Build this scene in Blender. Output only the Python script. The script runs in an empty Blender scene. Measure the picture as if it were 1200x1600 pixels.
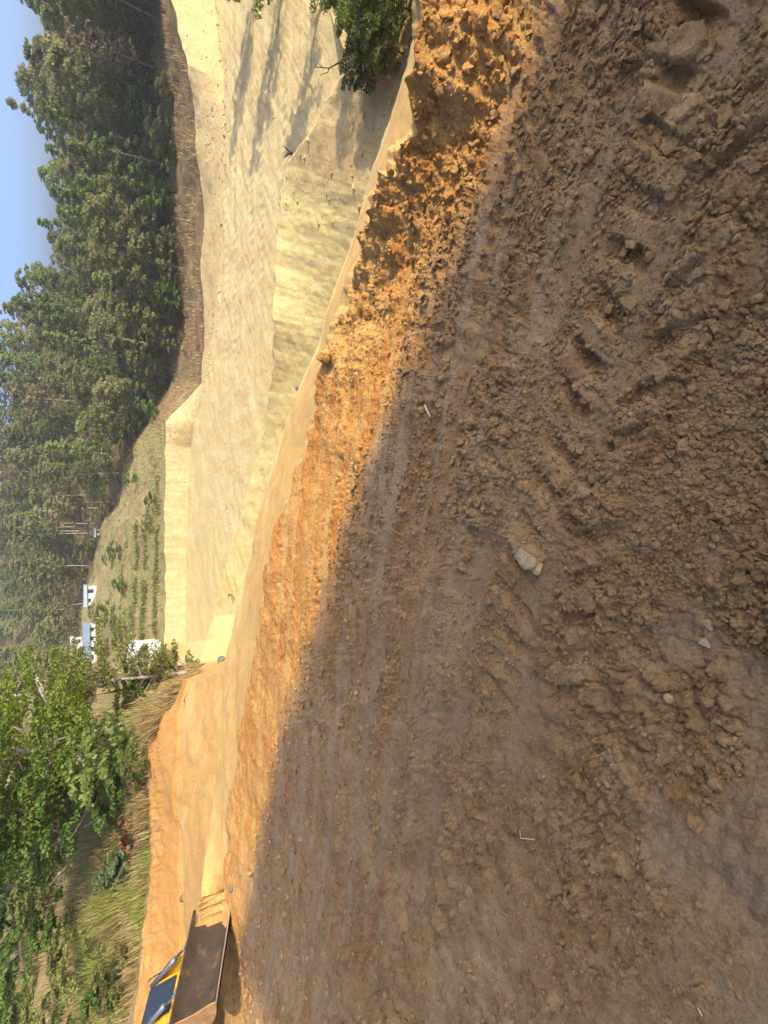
import bpy, math, random
import numpy as np
from mathutils import Vector, Matrix

random.seed(7)
RNG = np.random.default_rng(7)
SC = bpy.context.scene
COL = SC.collection

# ------------------------------------------------------------------ camera, world, sun
F = 760.0                       # focal length in photo pixels (1600 along the long side)
PITCH = math.radians(32.3)      # looking down over the bench edge
EYE = 1.65
cp, sp = math.cos(PITCH), math.sin(PITCH)

cam_d = bpy.data.cameras.new('camera')
cam = bpy.data.objects.new('camera', cam_d)
COL.objects.link(cam)
SC.camera = cam
cam_d.sensor_fit = 'AUTO'
cam_d.sensor_width = 36
cam_d.lens = 36 * F / 1600
cam_d.clip_start = 0.05
cam_d.clip_end = 5000
fwd = Vector((0, cp, -sp)); right = Vector((1, 0, 0)); up = right.cross(fwd)
m = Matrix((-up, right, -fwd)).transposed().to_4x4()     # the phone is turned on its side
m.translation = Vector((0, 0, EYE))
cam.matrix_world = m

SUN_EL = math.radians(32)
SUN_D = Vector((-0.75, 0.66, 0)).normalized()           # the way the light travels over the ground
world = bpy.data.worlds.new('World')
SC.world = world
world.use_nodes = True
wn = world.node_tree.nodes; wl = world.node_tree.links
sky = wn.new('ShaderNodeTexSky')
sky.sky_type = 'NISHITA'
sky.sun_disc = False
sky.sun_elevation = SUN_EL
sky.sun_rotation = math.atan2(-SUN_D.x, -SUN_D.y)
sky.altitude = 0
sky.air_density = 0.45
sky.dust_density = 3.5      # a dusty, hazy day
sky.ozone_density = 6.5
wl.new(sky.outputs[0], wn['Background'].inputs[0])
wn['Background'].inputs[1].default_value = 0.15
sun_d = bpy.data.lights.new('sun', 'SUN')
sun_d.energy = 2.1
sun_d.angle = math.radians(0.53)
sun_d.color = (1.0, 0.88, 0.66)
sun = bpy.data.objects.new('sun', sun_d)
COL.objects.link(sun)
ld = Vector((SUN_D.x * math.cos(SUN_EL), SUN_D.y * math.cos(SUN_EL), -math.sin(SUN_EL)))
sun.rotation_euler = ld.to_track_quat('-Z', 'Y').to_euler()
sun.location = (20, -12, 25)
SC.view_settings.view_transform = 'Standard'
SC.view_settings.look = 'None'
SC.view_settings.exposure = 1.43
SC.view_settings.gamma = 1.0
SC.view_settings.use_curve_mapping = False
SC.render.engine = 'CYCLES'
SC.cycles.max_bounces = 6

# ------------------------------------------------------------------ numeric helpers
def _h(ix, iy, seed):
    a = (ix.astype(np.int64) * 374761393 + iy.astype(np.int64) * 668265263 + seed * 974634777) & 0xFFFFFFFF
    a = ((a ^ (a >> 13)) * 1274126177) & 0xFFFFFFFF
    a = ((a ^ (a >> 16)) * 2246822519) & 0xFFFFFFFF
    a = a ^ (a >> 15)
    return (a & 0xFFFFFF) / float(0x1000000)

def perlin(x, y, seed=0):
    x = np.asarray(x, float); y = np.asarray(y, float)
    ix = np.floor(x); iy = np.floor(y); fx = x - ix; fy = y - iy
    u = fx * fx * fx * (fx * (fx * 6 - 15) + 10); v = fy * fy * fy * (fy * (fy * 6 - 15) + 10)
    def g(a, b):
        t = _h(ix + a, iy + b, seed) * 6.2831853
        return np.cos(t) * (fx - a) + np.sin(t) * (fy - b)
    return ((g(0, 0) * (1 - u) + g(1, 0) * u) * (1 - v) + (g(0, 1) * (1 - u) + g(1, 1) * u) * v) * 1.5

def fbm(x, y, octv=4, seed=0, gain=0.5):
    s = 0; a = 1.0
    for i in range(octv):
        s = s + a * perlin(x, y, seed + i * 17); x = x * 2.03; y = y * 2.03; a *= gain
    return s

def worley(x, y, seed=0):
    ix = np.floor(x); iy = np.floor(y)
    f1 = np.full(x.shape, 9.0); f2 = np.full(x.shape, 9.0); cid = np.zeros(x.shape)
    for a in (-1, 0, 1):
        for b in (-1, 0, 1):
            cx = ix + a; cy = iy + b
            d = np.hypot(cx + _h(cx, cy, seed) - x, cy + _h(cx, cy, seed + 5) - y)
            n = d < f1
            f2 = np.where(n, f1, np.minimum(f2, d))
            cid = np.where(n, _h(cx, cy, seed + 9), cid)
            f1 = np.where(n, d, f1)
    return f1, f2, cid

def sst(a, b, x):
    t = np.clip((x - a) / (b - a), 0, 1)
    return t * t * (3 - 2 * t)

def ray(ix, iy):
    """world direction seen at pixel (ix, iy) of the 1200 x 1600 photograph"""
    X = (800.0 - iy) / F; V = (ix - 600.0) / F
    return np.array([X, cp - sp * V, -sp - cp * V])

def pix(p):
    d = np.array(p, float) - np.array([0, 0, EYE])
    f = d[1] * cp - d[2] * sp; dn = -d[1] * sp - d[2] * cp
    return 600 + F * dn / f, 800 - F * d[0] / f

# ------------------------------------------------------------------ terrain: a polar height field given by its breaklines
def line(pts, rmul=1.0):
    """pts of (pixel x, pixel y, ('r'|'z'), value); returns theta, r, z sorted by theta"""
    out = []
    for ix, iy, k, val in pts:
        d = ray(ix, iy); h = math.hypot(d[0], d[1])
        t = val / h if k == 'r' else (val - EYE) / d[2]
        out.append((math.atan2(d[0], d[1]), t * h, EYE + t * d[2]))
    out.sort()
    return np.array(out)

def R_(*p): return [(a, b, 'r', c) for a, b, c in p]
def Z_(*p): return [(a, b, 'z', c) for a, b, c in p]

TOE = line(Z_((905, -80, 0), (862, 0, 0), (800, 150, 0), (735, 300, 0), (690, 400, 0), (650, 500, 0), (612, 620, 0), (560, 760, 0), (520, 880, -.02),
              (480, 1000, -.08), (440, 1130, -.2), (415, 1250, -.35), (392, 1400, -.6), (366, 1600, -.85), (355, 1700, -.9)))
CREST = line(Z_((690, -80, .30), (683, 0, .30), (668, 100, .30), (640, 200, .27), (605, 300, .2), (555, 400, .12), (522, 500, .10), (500, 600, .07),
                (475, 700, .04), (442, 800, .03), (413, 900, .0), (404, 1000, -.08), (380, 1120, -.2), (364, 1220, -.35), (353, 1300, -.5),
                (350, 1380, -.62), (344, 1500, -.75), (335, 1600, -.85), (325, 1700, -.9)))
PATH = line(R_((662, -80, 6), (662, 0, 6), (640, 100, 6), (608, 200, 6.2), (575, 300, 6.5), (545, 400, 7), (518, 470, 7.5), (500, 540, 8), (465, 620, 8.5),
               (440, 690, 9), (415, 770, 9.3), (390, 880, 9.8), (370, 960, 10), (352, 1040, 10.5), (345, 1120, 11), (338, 1220, 11.3),
               (325, 1320, 11.5), (312, 1420, 11.5), (300, 1600, 11.5), (295, 1700, 11.5)))
SAND = line(Z_((510, -80, -5.3), (512, 0, -5.3), (530, 60, -5.3), (540, 110, -5.3), (517, 150, -5.3), (492, 195, -5.35), (472, 225, -5.45), (452, 250, -5.6), (440, 300, -5.8),
               (430, 400, -6.0), (430, 500, -6.1), (425, 600, -6.4), (408, 700, -6.8), (380, 800, -7.4), (350, 900, -8.3), (325, 1000, -9.2)) +
            R_((312, 1030, 38),
               (300, 1058, 15), (285, 1120, 15), (280, 1180, 15), (277, 1240, 15.5), (282, 1300, 16), (288, 1400, 16.5), (291, 1500, 17), (295, 1600, 17),
               (295, 1700, 17)))
SAND = np.array(sorted(map(tuple, SAND)))
FLAT = line(Z_((335, -80, -9.35), (335, 0, -9.35), (347, 100, -9.35), (352, 200, -9.35), (352, 300, -9.35), (345, 400, -9.35), (335, 500, -9.35), (322, 600, -9.35),
               (308, 650, -9.35), (297, 700, -9.35), (293, 800, -9.35), (291, 900, -9.35), (291, 1000, -9.35), (291, 1030, -9.35)) +
            R_((294, 1060, 15.15), (279, 1120, 15.15), (274, 1180, 15.15), (271, 1240, 15.65), (276, 1300, 16.15), (282, 1400, 16.65), (285, 1500, 17.15),
               (289, 1600, 17.15), (289, 1700, 17.15)))
BANK = line(R_((262, -80, 62), (268, 0, 62), (292, 100, 62), (306, 200, 62), (318, 300, 61), (315, 400, 61), (320, 500, 60), (315, 600, 62), (285, 630, 62), (260, 660, 62),
               (258, 750, 62), (257, 900, 62), (255, 1020, 62), (255, 1035, 62), (252, 1062, 16.2), (236, 1120, 16.2), (230, 1180, 16.2), (233, 1240, 16.5),
               (239, 1300, 17), (232, 1400, 17.5), (220, 1500, 18), (205, 1600, 18), (195, 1700, 18)))
FRONT = line(R_((235, -80, 78), (240, 0, 78), (255, 100, 78), (265, 200, 78), (270, 300, 79), (280, 400, 79), (285, 500, 80), (268, 590, 84), (232, 660, 95),
                (205, 700, 100), (190, 760, 110), (160, 830, 125), (142, 900, 135), (132, 1000, 135), (130, 1035, 135), (200, 1065, 22), (190, 1120, 22), (180, 1200, 22),
                (170, 1300, 22), (150, 1400, 22), (130, 1500, 22), (110, 1600, 22), (100, 1700, 22)))
MIDDLE = line(R_((185, -80, 110), (185, 0, 110), (185, 100, 110), (185, 200, 110), (195, 300, 110), (185, 400, 110), (145, 500, 112), (125, 600, 125), (105, 700, 140),
                 (95, 800, 160), (88, 900, 180), (80, 1000, 190), (75, 1035, 190), (135, 1070, 34), (120, 1120, 34), (105, 1200, 34), (95, 1300, 34),
                 (75, 1400, 33), (55, 1500, 32), (40, 1600, 32), (30, 1700, 32)))
TOP = line(R_((150, -80, 150), (150, 0, 150), (140, 100, 150), (125, 200, 150), (158, 300, 150), (150, 400, 150), (66, 500, 155), (25, 600, 165), (8, 700, 185),
              (-8, 800, 215), (-20, 900, 250), (-30, 1000, 270), (-35, 1035, 270), (-10, 1080, 90), (-10, 1200, 90), (-15, 1400, 90), (-20, 1600, 90), (-20, 1700, 90)))

class Poly:
    """the breaklines in order from the eye outwards, as functions of the bearing"""
    def __init__(s, keys): s.k = keys
    def at(s, th):
        return [(np.interp(th, k[:, 0], k[:, 1]), np.interp(th, k[:, 0], k[:, 2])) for k in s.k]

def behind(k, radd=None, rset=None, zset=None):
    """a farther point on the same line of sight (the ground between is out of sight, over the brink)"""
    o = k.copy()
    for row in o:
        tan = (row[2] - EYE) / row[1]
        if zset is not None: r = max(row[1] + .05, (zset - EYE) / tan) if tan < 0 else row[1] + .05
        else: r = np.interp(row[0], rset[0], rset[1]) if rset is not None else row[1] + radd
        r = max(r, row[1] + .05)
        row[1] = r; row[2] = EYE + tan * r
    return o

def keep_beyond(k, prev, gap):
    for row in k:
        lo = np.interp(row[0], prev[:, 0], prev[:, 1]) + gap
        if row[1] < lo: row[2] = EYE + (row[2] - EYE) / row[1] * lo; row[1] = lo
FLAT = np.array(sorted(map(tuple, FLAT)))
keep_beyond(BANK, FLAT, 2.2); keep_beyond(FRONT, BANK, 4)
D = math.radians
near_path = behind(CREST, rset=([D(-60), D(-30), D(-15), D(0), D(25), D(60)], [9.6, 8.6, 6.6, 5.6, 4.4, 4.4]))
SPLIT = D(-16.6)
near_sand = behind(PATH, rset=([D(-60), D(-17.2), D(-16.2), D(-10), D(0), D(8), D(12), D(20), D(28), D(33), D(36), D(40), D(50), D(60)], [11.8, 11.3, 24, 27, 27, 26, 24, 19.5, 16.5, 13.5, 11.5, 9, 7.5, 7]))
for row in near_sand:
    if row[0] > SPLIT + .01:
        tan = (row[2] - EYE) / row[1]; zz = np.interp(row[0], [D(-16), D(0), D(8), D(15), D(22), D(30), D(36), D(45)], [-8.9, -8.2, -7.7, -7.3, -7.0, -6.5, -5.8, -5.6]); row[1] = (zz - EYE) / tan; row[2] = zz
keep_beyond(SAND, near_sand, 3.0)
near_flat = behind(SAND, radd=.1)
for row in near_flat:
    if row[0] > SPLIT + .02:
        tan = (row[2] - EYE) / row[1]; r = (-9.35 - EYE) / tan
        if r > row[1]: row[1] = r; row[2] = -9.35
START = TOE.copy(); START[:, 1] = 0.16; START[:, 2] = 0
FAR = TOP.copy(); FAR[:, 1] += 60; FAR[:, 2] -= 8
def ragged(k, amp, fr, seed, lo=-70, hi=62):
    th = np.linspace(D(lo), D(hi), 1200); th = th[(th > k[0, 0]) & (th < k[-1, 0])]
    r = np.interp(th, k[:, 0], k[:, 1]); z = np.interp(th, k[:, 0], k[:, 2])
    return np.stack([th, r * (1 + amp * fbm(th * fr, th * 0, 4, seed)), z], -1)
TOE = ragged(TOE, .03, 12, 201); CREST = ragged(CREST, .022, 16, 202)
SAND = ragged(SAND, .02, 18, 203); FLAT = ragged(FLAT, .003, 25, 204); BANK = ragged(BANK, .003, 40, 205); START = np.array([[D(-70), .16, 0], [D(70), .16, 0]])
CHAIN = Poly([START, TOE, CREST, near_path, PATH, near_sand, SAND, near_flat, FLAT, BANK, FRONT, MIDDLE, TOP, FAR])
AMP = [0, 0, 0, .002, .002, .0015, .0012, .0012, .002, .004, .008, .012, .012, .012]     # roughness relative to distance

def base_z(th, r):
    th = np.asarray(th, float); r = np.asarray(r, float)
    b = CHAIN.at(th)
    z = np.array(b[-1][1], float) + 0 * r; amp = np.full(z.shape, AMP[-1])
    for k in range(len(b) - 2, -1, -1):
        r0, z0 = b[k]; r1, z1 = b[k + 1]
        t = np.clip((r - r0) / np.maximum(r1 - r0, 1e-4), 0, 1)
        inside = r < r1
        z = np.where(inside, z0 + (z1 - z0) * t, z)
        amp = np.where(inside, AMP[k] + (AMP[k + 1] - AMP[k]) * t, amp)
    return z, amp

BANDS = [  # wheel marks on the bench: offset across, half width, strength, along from, to
    (1.13, .085, .75, -1.6, 1.9), (1.50, .05, .8, -1.0, 1.3), (1.52, .10, 1.0, .7, 3.4), (1.60, .05, .6, .6, 3.6), (1.95, .03, .55, -1.2, 1.6), (2.22, .035, .6, -.2, 3.2), (2.62, .05, .75, -1.2, 4.5),
    (2.95, .03, .6, 0.2, 6), (1.86, .05, .5, 1.5, 4.5), (2.3, .05, .5, 2.0, 6.5), (2.75, .06, .6, 3, 8.5), (.80, .03, .6, -.8, .5), (.66, .03, .6, -.7, .1)]

def track(x, y):
    """height and compaction of the churned bench and its berm"""
    wq = .05 * fbm(x * .7, y * .7, 2, 3)
    p = -.93 * x + .36 * y; q = .36 * x + .93 * y + wq
    comp = np.zeros(x.shape); rut = np.zeros(x.shape)
    jit = perlin(p * 1.3, q * .8, 41) * .03
    for i, (qc, w, s, a, b) in enumerate(BANDS):
        e = np.exp(-((q - qc + jit * (1 if i % 2 else -1)) / w) ** 2) * sst(a - .3, a + .3, p) * (1 - sst(b - .4, b + .4, p))
        patch = sst(-.35, .25, perlin(p * 2.2 + i * 9, q * 3, 70 + i))
        comp = np.maximum(comp, e * s * (.35 + .65 * patch)); rut += e * s * (.3 + .7 * patch)
    # long faint streaks everywhere along the tracks
    st = fbm(p * .9, q * 11, 3, 21)
    comp = np.maximum(comp, sst(.3, .8, st) * .55 * sst(1.3, 2.2, q))
    # the smeared clay at the near left
    pool = sst(.0, .40, .90 - np.hypot((x + .95) / .8, (y - .42) / .5) * .9 + .75 * fbm(x * 3.1, y * 3.1, 5, 33))
    comp = np.maximum(comp, pool * .9)
    comp = np.clip(comp, 0, 1)
    stripe = np.clip(.5 + .75 * fbm(p * .32 + 3, q * 9, 4, 24, .6), 0, 1); sm = sst(1.25, 2.0, q)
    comp = np.maximum(comp, sst(.62, .85, stripe) * sm * .75)
    zone = sst(-.45, .35, fbm(p * .55, q * 2.4, 3, 26))
    loose = (1 - comp * .93) * (.45 + .75 * zone)
    wx = x + .03 * perlin(x * 9, y * 9, 51); wy = y + .03 * perlin(x * 9, y * 9, 52)
    h = .035 * fbm(x * 1.1, y * 1.1, 3, 1)
    h -= .03 * np.clip(rut, 0, 1.3)
    hb = h.copy()
    far = sst(1.6, 2.6, q)
    ca, cb = (1 - .6 * far), 1.0
    pw = -.93 * wx + .36 * wy; qw = .36 * wx + .93 * wy
    for sc, am, sd in ((.15, .020, 60), (.075, .022, 61), (.038, .016, 62), (.02, .009, 63)):
        f1, f2, cid = worley(pw * ca / sc, qw * cb / sc, sd)
        dome = np.clip(1 - (f1 / .62) ** 2, 0, 1) ** .6 * sst(0, .12, f2 - f1)
        pres = sst(.35, .6, cid + .35 * perlin(x * 1.8 + sd, y * 1.8, sd + 3))
        h = h + am * dome * pres * (.35 + .65 * cid) * loose * (1 - .25 * far)
    h = h + loose * .008 * fbm(x * 24, y * 24, 3, 80)
    h = h + comp * .006 * fbm(p * 3, q * 26, 3, 81) + sm * (.016 * fbm(p * .4, q * 13, 4, 27, .6))
    cr = sst(.15, .5, fbm(x * 4, y * 4, 4, 82)) * pool
    f1, f2, cid = worley(x / .028, y / .028, 84)
    h = h + cr * .012 * np.clip(1 - (f1 / .6) ** 2, 0, 1) ** .6 * cid + pool * .016 * fbm(x * 6, y * 6, 5, 85) + pool * .005 * fbm(x * 40, y * 40, 3, 89)
    # tyre lugs pressed across the outer wheel mark
    qq = q + .02 * perlin(p * 1.5, q * 0, 86)
    along = sst(-1.7, -1.35, p) * (1 - sst(1.1, 1.7, p))
    ph = p / .175 + (qq - 1.2) * 3.2 + .22 * perlin(x * 3, y * 3, 83)
    bar = np.abs((ph % 1) - .5) * 2
    lug = sst(1.16, 1.21, qq) * (1 - sst(1.33, 1.41, qq)) * along
    ph2 = p / .175 + .5 - (qq - 1.05) * 3.2 + .22 * perlin(x * 3, y * 3, 87)
    bar2 = np.abs((ph2 % 1) - .5) * 2
    lug2 = sst(.88, .93, qq) * (1 - sst(1.02, 1.07, qq)) * along * .8
    keepc = 1 - .72 * np.maximum(lug, lug2)
    h = hb + (h - hb) * keepc
    shape = .35 + .65 * np.exp(-((qq - 1.27) / .10) ** 2)
    brk = .45 + .55 * sst(-.25, .25, fbm(x * 4, y * 4, 2, 88))
    h = h + (lug * shape * (sst(.30, .62, bar) - .5) + lug2 * (sst(.30, .62, bar2) - .5) * .8) * .062 * brk
    comp = np.maximum(comp, np.maximum(lug * sst(.55, .8, bar), lug2 * sst(.55, .8, bar2)) * .55 * brk)
    # crumbling ridges between
    rid = np.exp(-((q - 1.38) / .06) ** 2) + .8 * np.exp(-((q - 2.45) / .12) ** 2) + .9 * np.exp(-((q - .95) / .07) ** 2) * sst(-1.5, -.8, -p)
    h = h + .03 * rid * loose
    return h, comp, (stripe - .5) * sm

def surf(th, r, detail=True):
    z, amp = base_z(th, r)
    x = np.sin(th) * r; y = np.cos(th) * r
    lr = np.log(np.maximum(r, .1))
    z = z + amp * r * fbm(th * 14, lr * 14, 4, 11)
    bb = CHAIN.at(th); rb = bb[9][0]; rf = bb[10][0]
    ter = sst(SPLIT, SPLIT + .02, th) * (1 - sst(D(7), D(10), th)) * (r > rb) * (r < rf)
    ph = (r - rb) / 8.0; z = z + ter * .55 * (.5 - ph % 1 + sst(.82, 1, ph % 1)) * np.minimum(1, (rf - r) / 6)
    w = sst(6, 9, r) * (1 - sst(45, 60, r))
    z = z + w * (.06 * fbm(x * .5, y * .5, 4, 13) + .02 * fbm(x * 2.2, y * 2.2, 3, 14) * (1 - sst(16, 30, r)))
    gr = sst(30, 38, r) * (r < bb[8][0] + .5) * sst(SPLIT, SPLIT + .05, th)
    z = z + gr * (.05 * fbm(x * .05 + .3 * y * .05, y * .9 + .02 * x, 4, 17) + .03 * fbm((x * .8 + y * .6) * .06, (y * .8 - x * .6) * 1.3, 3, 18))
    for yc, w_, x0, x1 in ((33.5, .45, 14, 40), (35.8, .45, 14, 40), (40.5, .5, 8, 44), (43.2, .5, 8, 44), (29, .4, 16, 30)):
        yy = y - yc - .06 * (x - 25) - .5 * np.sin(x * .12)
        z = z + gr * np.exp(-(yy / w_) ** 4) * sst(x0, x0 + 3, x) * (1 - sst(x1 - 3, x1, x)) * (.07 * (np.abs((x / .75) % 1 - .5) * 2 - .5) - .03) * (.4 + .6 * sst(-.3, .2, fbm(x * .3, y * .3, 2, 20)))
    dr = sst(SPLIT, SPLIT + .05, th) * (1 - sst(D(36), D(38), th)) * (r > bb[5][0]) * (r < bb[6][0])
    z = z + dr * (.028 * fbm(th * 30, r * .3, 4, 19))
    # tooth marks of the bucket down the orange cut
    fc = bb[8][0]; cut = (1 - sst(SPLIT - .03, SPLIT, th)) * sst(-1.4, -.8, r - bb[9][0]) * (1 - sst(-.1, .1, r - bb[9][0]))
    z = z + cut * (.03 * fbm(th * 150, r * .8, 3, 15) + .035 * perlin(th * 480, r * 2.5, 16) + .04 * fbm(th * 60, r * 5, 3, 28))
    comp = np.zeros(z.shape); surf.stripe = np.zeros(z.shape); surf.mixo = np.zeros(z.shape)
    if detail:
        b = CHAIN.at(th); rc = b[2][0]; rt = b[1][0]
        near = 1 - sst(0, .6, r - rc)
        if np.any(near > 0):
            k = np.nonzero(near > 0)
            h, c, stp = track(x[k], y[k]); surf.stripe[k] = stp
            onb = sst(0, 1, (r[k] - rt[k]) / np.maximum(rc[k] - rt[k], .01) * 1.6)
            e = (r[k] - rt[k]) / .34 + .9 * fbm(x[k] * 2.2, y[k] * 2.2, 4, 94)
            surf.mixo[k] = sst(-.75, .1, e)
            # the berm: broken clods, gullied face
            xb, yb = x[k], y[k]; p = -.93 * xb + .36 * yb
            g = .10 * fbm(p * 1.7, yb * 1.2, 3, 90) + .030 * fbm(xb * 6, yb * 6, 5, 91, .6) + .02 * fbm(p * 1.2, (.36 * xb + .93 * yb) * 12, 3, 95)
            f1, f2, cid = worley(xb / .10, yb / .10, 92); g = g + .018 * np.clip(1 - (f1 / .6) ** 2, 0, 1) ** .6 * (cid > .55) * sst(D(10), D(38), th[k])
            scale = sst(D(0), D(35), th[k]) * .8 + .2
            h = h * (1 - .35 * onb) + g * onb * scale
            z[k] += h * near[k]; comp[k] = c * near[k] * (1 - .6 * onb)
    return x, y, z, comp

# ------------------------------------------------------------------ object helpers
def tag(o, label=None, cat=None, group=None, kind=None):
    if label: o['label'] = label
    if cat: o['category'] = cat
    if group: o['group'] = group
    if kind: o['kind'] = kind
    return o

def mesh_np(name, v, f, mat=None, smooth=False, attrs=None):
    me = bpy.data.meshes.new(name)
    v = np.ascontiguousarray(v, np.float32); f = np.ascontiguousarray(f, np.int32)
    n, k = f.shape
    me.vertices.add(len(v)); me.vertices.foreach_set('co', v.ravel())
    me.loops.add(n * k); me.loops.foreach_set('vertex_index', f.ravel())
    me.polygons.add(n); me.polygons.foreach_set('loop_start', np.arange(0, n * k, k, dtype=np.int32))
    try: me.polygons.foreach_set('loop_total', np.full(n, k, np.int32))
    except Exception: pass
    me.update(calc_edges=True)
    me.polygons.foreach_set('use_smooth', np.full(n, smooth, bool))
    for an, av in (attrs or {}).items():
        a = me.attributes.new(an, 'FLOAT', 'POINT'); a.data.foreach_set('value', np.ascontiguousarray(av, np.float32))
    if mat: me.materials.append(mat)
    return me

def ob(name, me, parent=None, loc=None):
    o = bpy.data.objects.new(name, me); COL.objects.link(o)
    if parent: o.parent = parent
    if loc is not None: o.location = loc
    return o

def empty(name, loc, rz=0):
    o = bpy.data.objects.new(name, None); COL.objects.link(o)
    o.location = loc; o.rotation_euler = (0, 0, rz); o.empty_display_size = .2
    return o

class MB:
    """collects boxes, tubes and polygons into one mesh"""
    def __init__(s): s.v = []; s.f = []
    def add(s, v, f):
        n = len(s.v); s.v += [tuple(p) for p in v]; s.f += [tuple(i + n for i in q) for q in f]; return s
    def box(s, x0, x1, y0, y1, z0, z1):
        return s.add([(x0, y0, z0), (x1, y0, z0), (x1, y1, z0), (x0, y1, z0), (x0, y0, z1), (x1, y0, z1), (x1, y1, z1), (x0, y1, z1)],
                     [(0, 3, 2, 1), (4, 5, 6, 7), (0, 1, 5, 4), (1, 2, 6, 5), (2, 3, 7, 6), (3, 0, 4, 7)])
    def tube(s, pts, rad, n=6):
        pts = [Vector(p) for p in pts]; vs = []; fs = []
        for i, p in enumerate(pts):
            d = (pts[min(i + 1, len(pts) - 1)] - pts[max(i - 1, 0)]).normalized()
            a = d.cross(Vector((0.3, 0.2, 1) if abs(d.z) < .9 else (1, 0, 0))).normalized(); b = d.cross(a)
            r = rad[i] if hasattr(rad, '__len__') else rad
            for j in range(n):
                t = 2 * math.pi * j / n; vs.append(p + a * math.cos(t) * r + b * math.sin(t) * r)
        for i in range(len(pts) - 1):
            for j in range(n):
                k = (j + 1) % n; fs.append((i * n + j, i * n + k, (i + 1) * n + k, (i + 1) * n + j))
        fs.append(tuple(range(n - 1, -1, -1))); fs.append(tuple((len(pts) - 1) * n + j for j in range(n)))
        return s.add(vs, fs)
    def prism(s, poly, x0, x1):
        """a (y, z) outline pushed from x0 to x1"""
        n = len(poly)
        return s.add([(x0, y, z) for y, z in poly] + [(x1, y, z) for y, z in poly],
                     [tuple(range(n)), tuple(range(2 * n - 1, n - 1, -1))] + [(i, i + n, (i + 1) % n + n, (i + 1) % n) for i in range(n)])
    def mesh(s, name, mat, smooth=False, bevel=0):
        me = bpy.data.meshes.new(name); me.from_pydata(s.v, [], s.f); me.update()
        import bmesh
        bm = bmesh.new(); bm.from_mesh(me); bmesh.ops.recalc_face_normals(bm, faces=bm.faces)
        if bevel: bmesh.ops.bevel(bm, geom=[e for e in bm.edges if len(e.link_faces) == 2 and e.calc_face_angle(0) > .5], offset=bevel, segments=2, affect='EDGES', profile=.6)
        bm.to_mesh(me); bm.free()
        if smooth:
            for p in me.polygons: p.use_smooth = True
        if mat: me.materials.append(mat)
        return me
    def build(s, name, mat, parent=None, loc=None, smooth=False, bevel=0):
        return ob(name, s.mesh(name, mat, smooth, bevel), parent, loc)

# ------------------------------------------------------------------ materials
def new_mat(name):
    mt = bpy.data.materials.new(name); mt.use_nodes = True
    nt = mt.node_tree; return mt, nt, nt.nodes, nt.links, nt.nodes['Principled BSDF']

def N(nt, t, **kw):
    n = nt.nodes.new(t)
    for k, v in kw.items():
        if k in n.inputs.keys() if isinstance(k, str) else False: n.inputs[k].default_value = v
        else: setattr(n, k, v)
    return n

def ramp(nt, fac, stops):
    r = nt.nodes.new('ShaderNodeValToRGB'); e = r.color_ramp.elements
    while len(e) < len(stops): e.new(.5)
    for i, (p, c) in enumerate(stops): e[i].position = p; e[i].color = (*c, 1) if len(c) == 3 else c
    nt.links.new(fac, r.inputs[0]); return r.outputs[0]

def mixc(nt, fac, a, b, mode='MIX'):
    n = nt.nodes.new('ShaderNodeMix'); n.data_type = 'RGBA'; n.blend_type = mode
    for s, v in ((n.inputs[0], fac), (n.inputs[6], a), (n.inputs[7], b)):
        if hasattr(v, 'links') or hasattr(v, 'is_output'): nt.links.new(v, s)
        elif isinstance(v, (int, float)): s.default_value = v
        else: s.default_value = (*v, 1)
    return n.outputs[2]

def noise(nt, vec, scale, detail=6, rough=.6, dist=0):
    n = nt.nodes.new('ShaderNodeTexNoise'); n.inputs['Scale'].default_value = scale; n.inputs['Detail'].default_value = detail
    n.inputs['Roughness'].default_value = rough; n.inputs['Distortion'].default_value = dist
    if vec is not None: nt.links.new(vec, n.inputs['Vector'])
    return n.outputs['Fac']

def position(nt, rot=0, scale=(1, 1, 1)):
    g = nt.nodes.new('ShaderNodeNewGeometry'); mp = nt.nodes.new('ShaderNodeMapping')
    a = nt.nodes.new('ShaderNodeMapping'); a.inputs['Rotation'].default_value = (0, 0, rot)
    nt.links.new(g.outputs['Position'], a.inputs['Vector'])
    nt.links.new(a.outputs[0], mp.inputs['Vector']); mp.inputs['Scale'].default_value = scale
    return mp.outputs[0]

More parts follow.
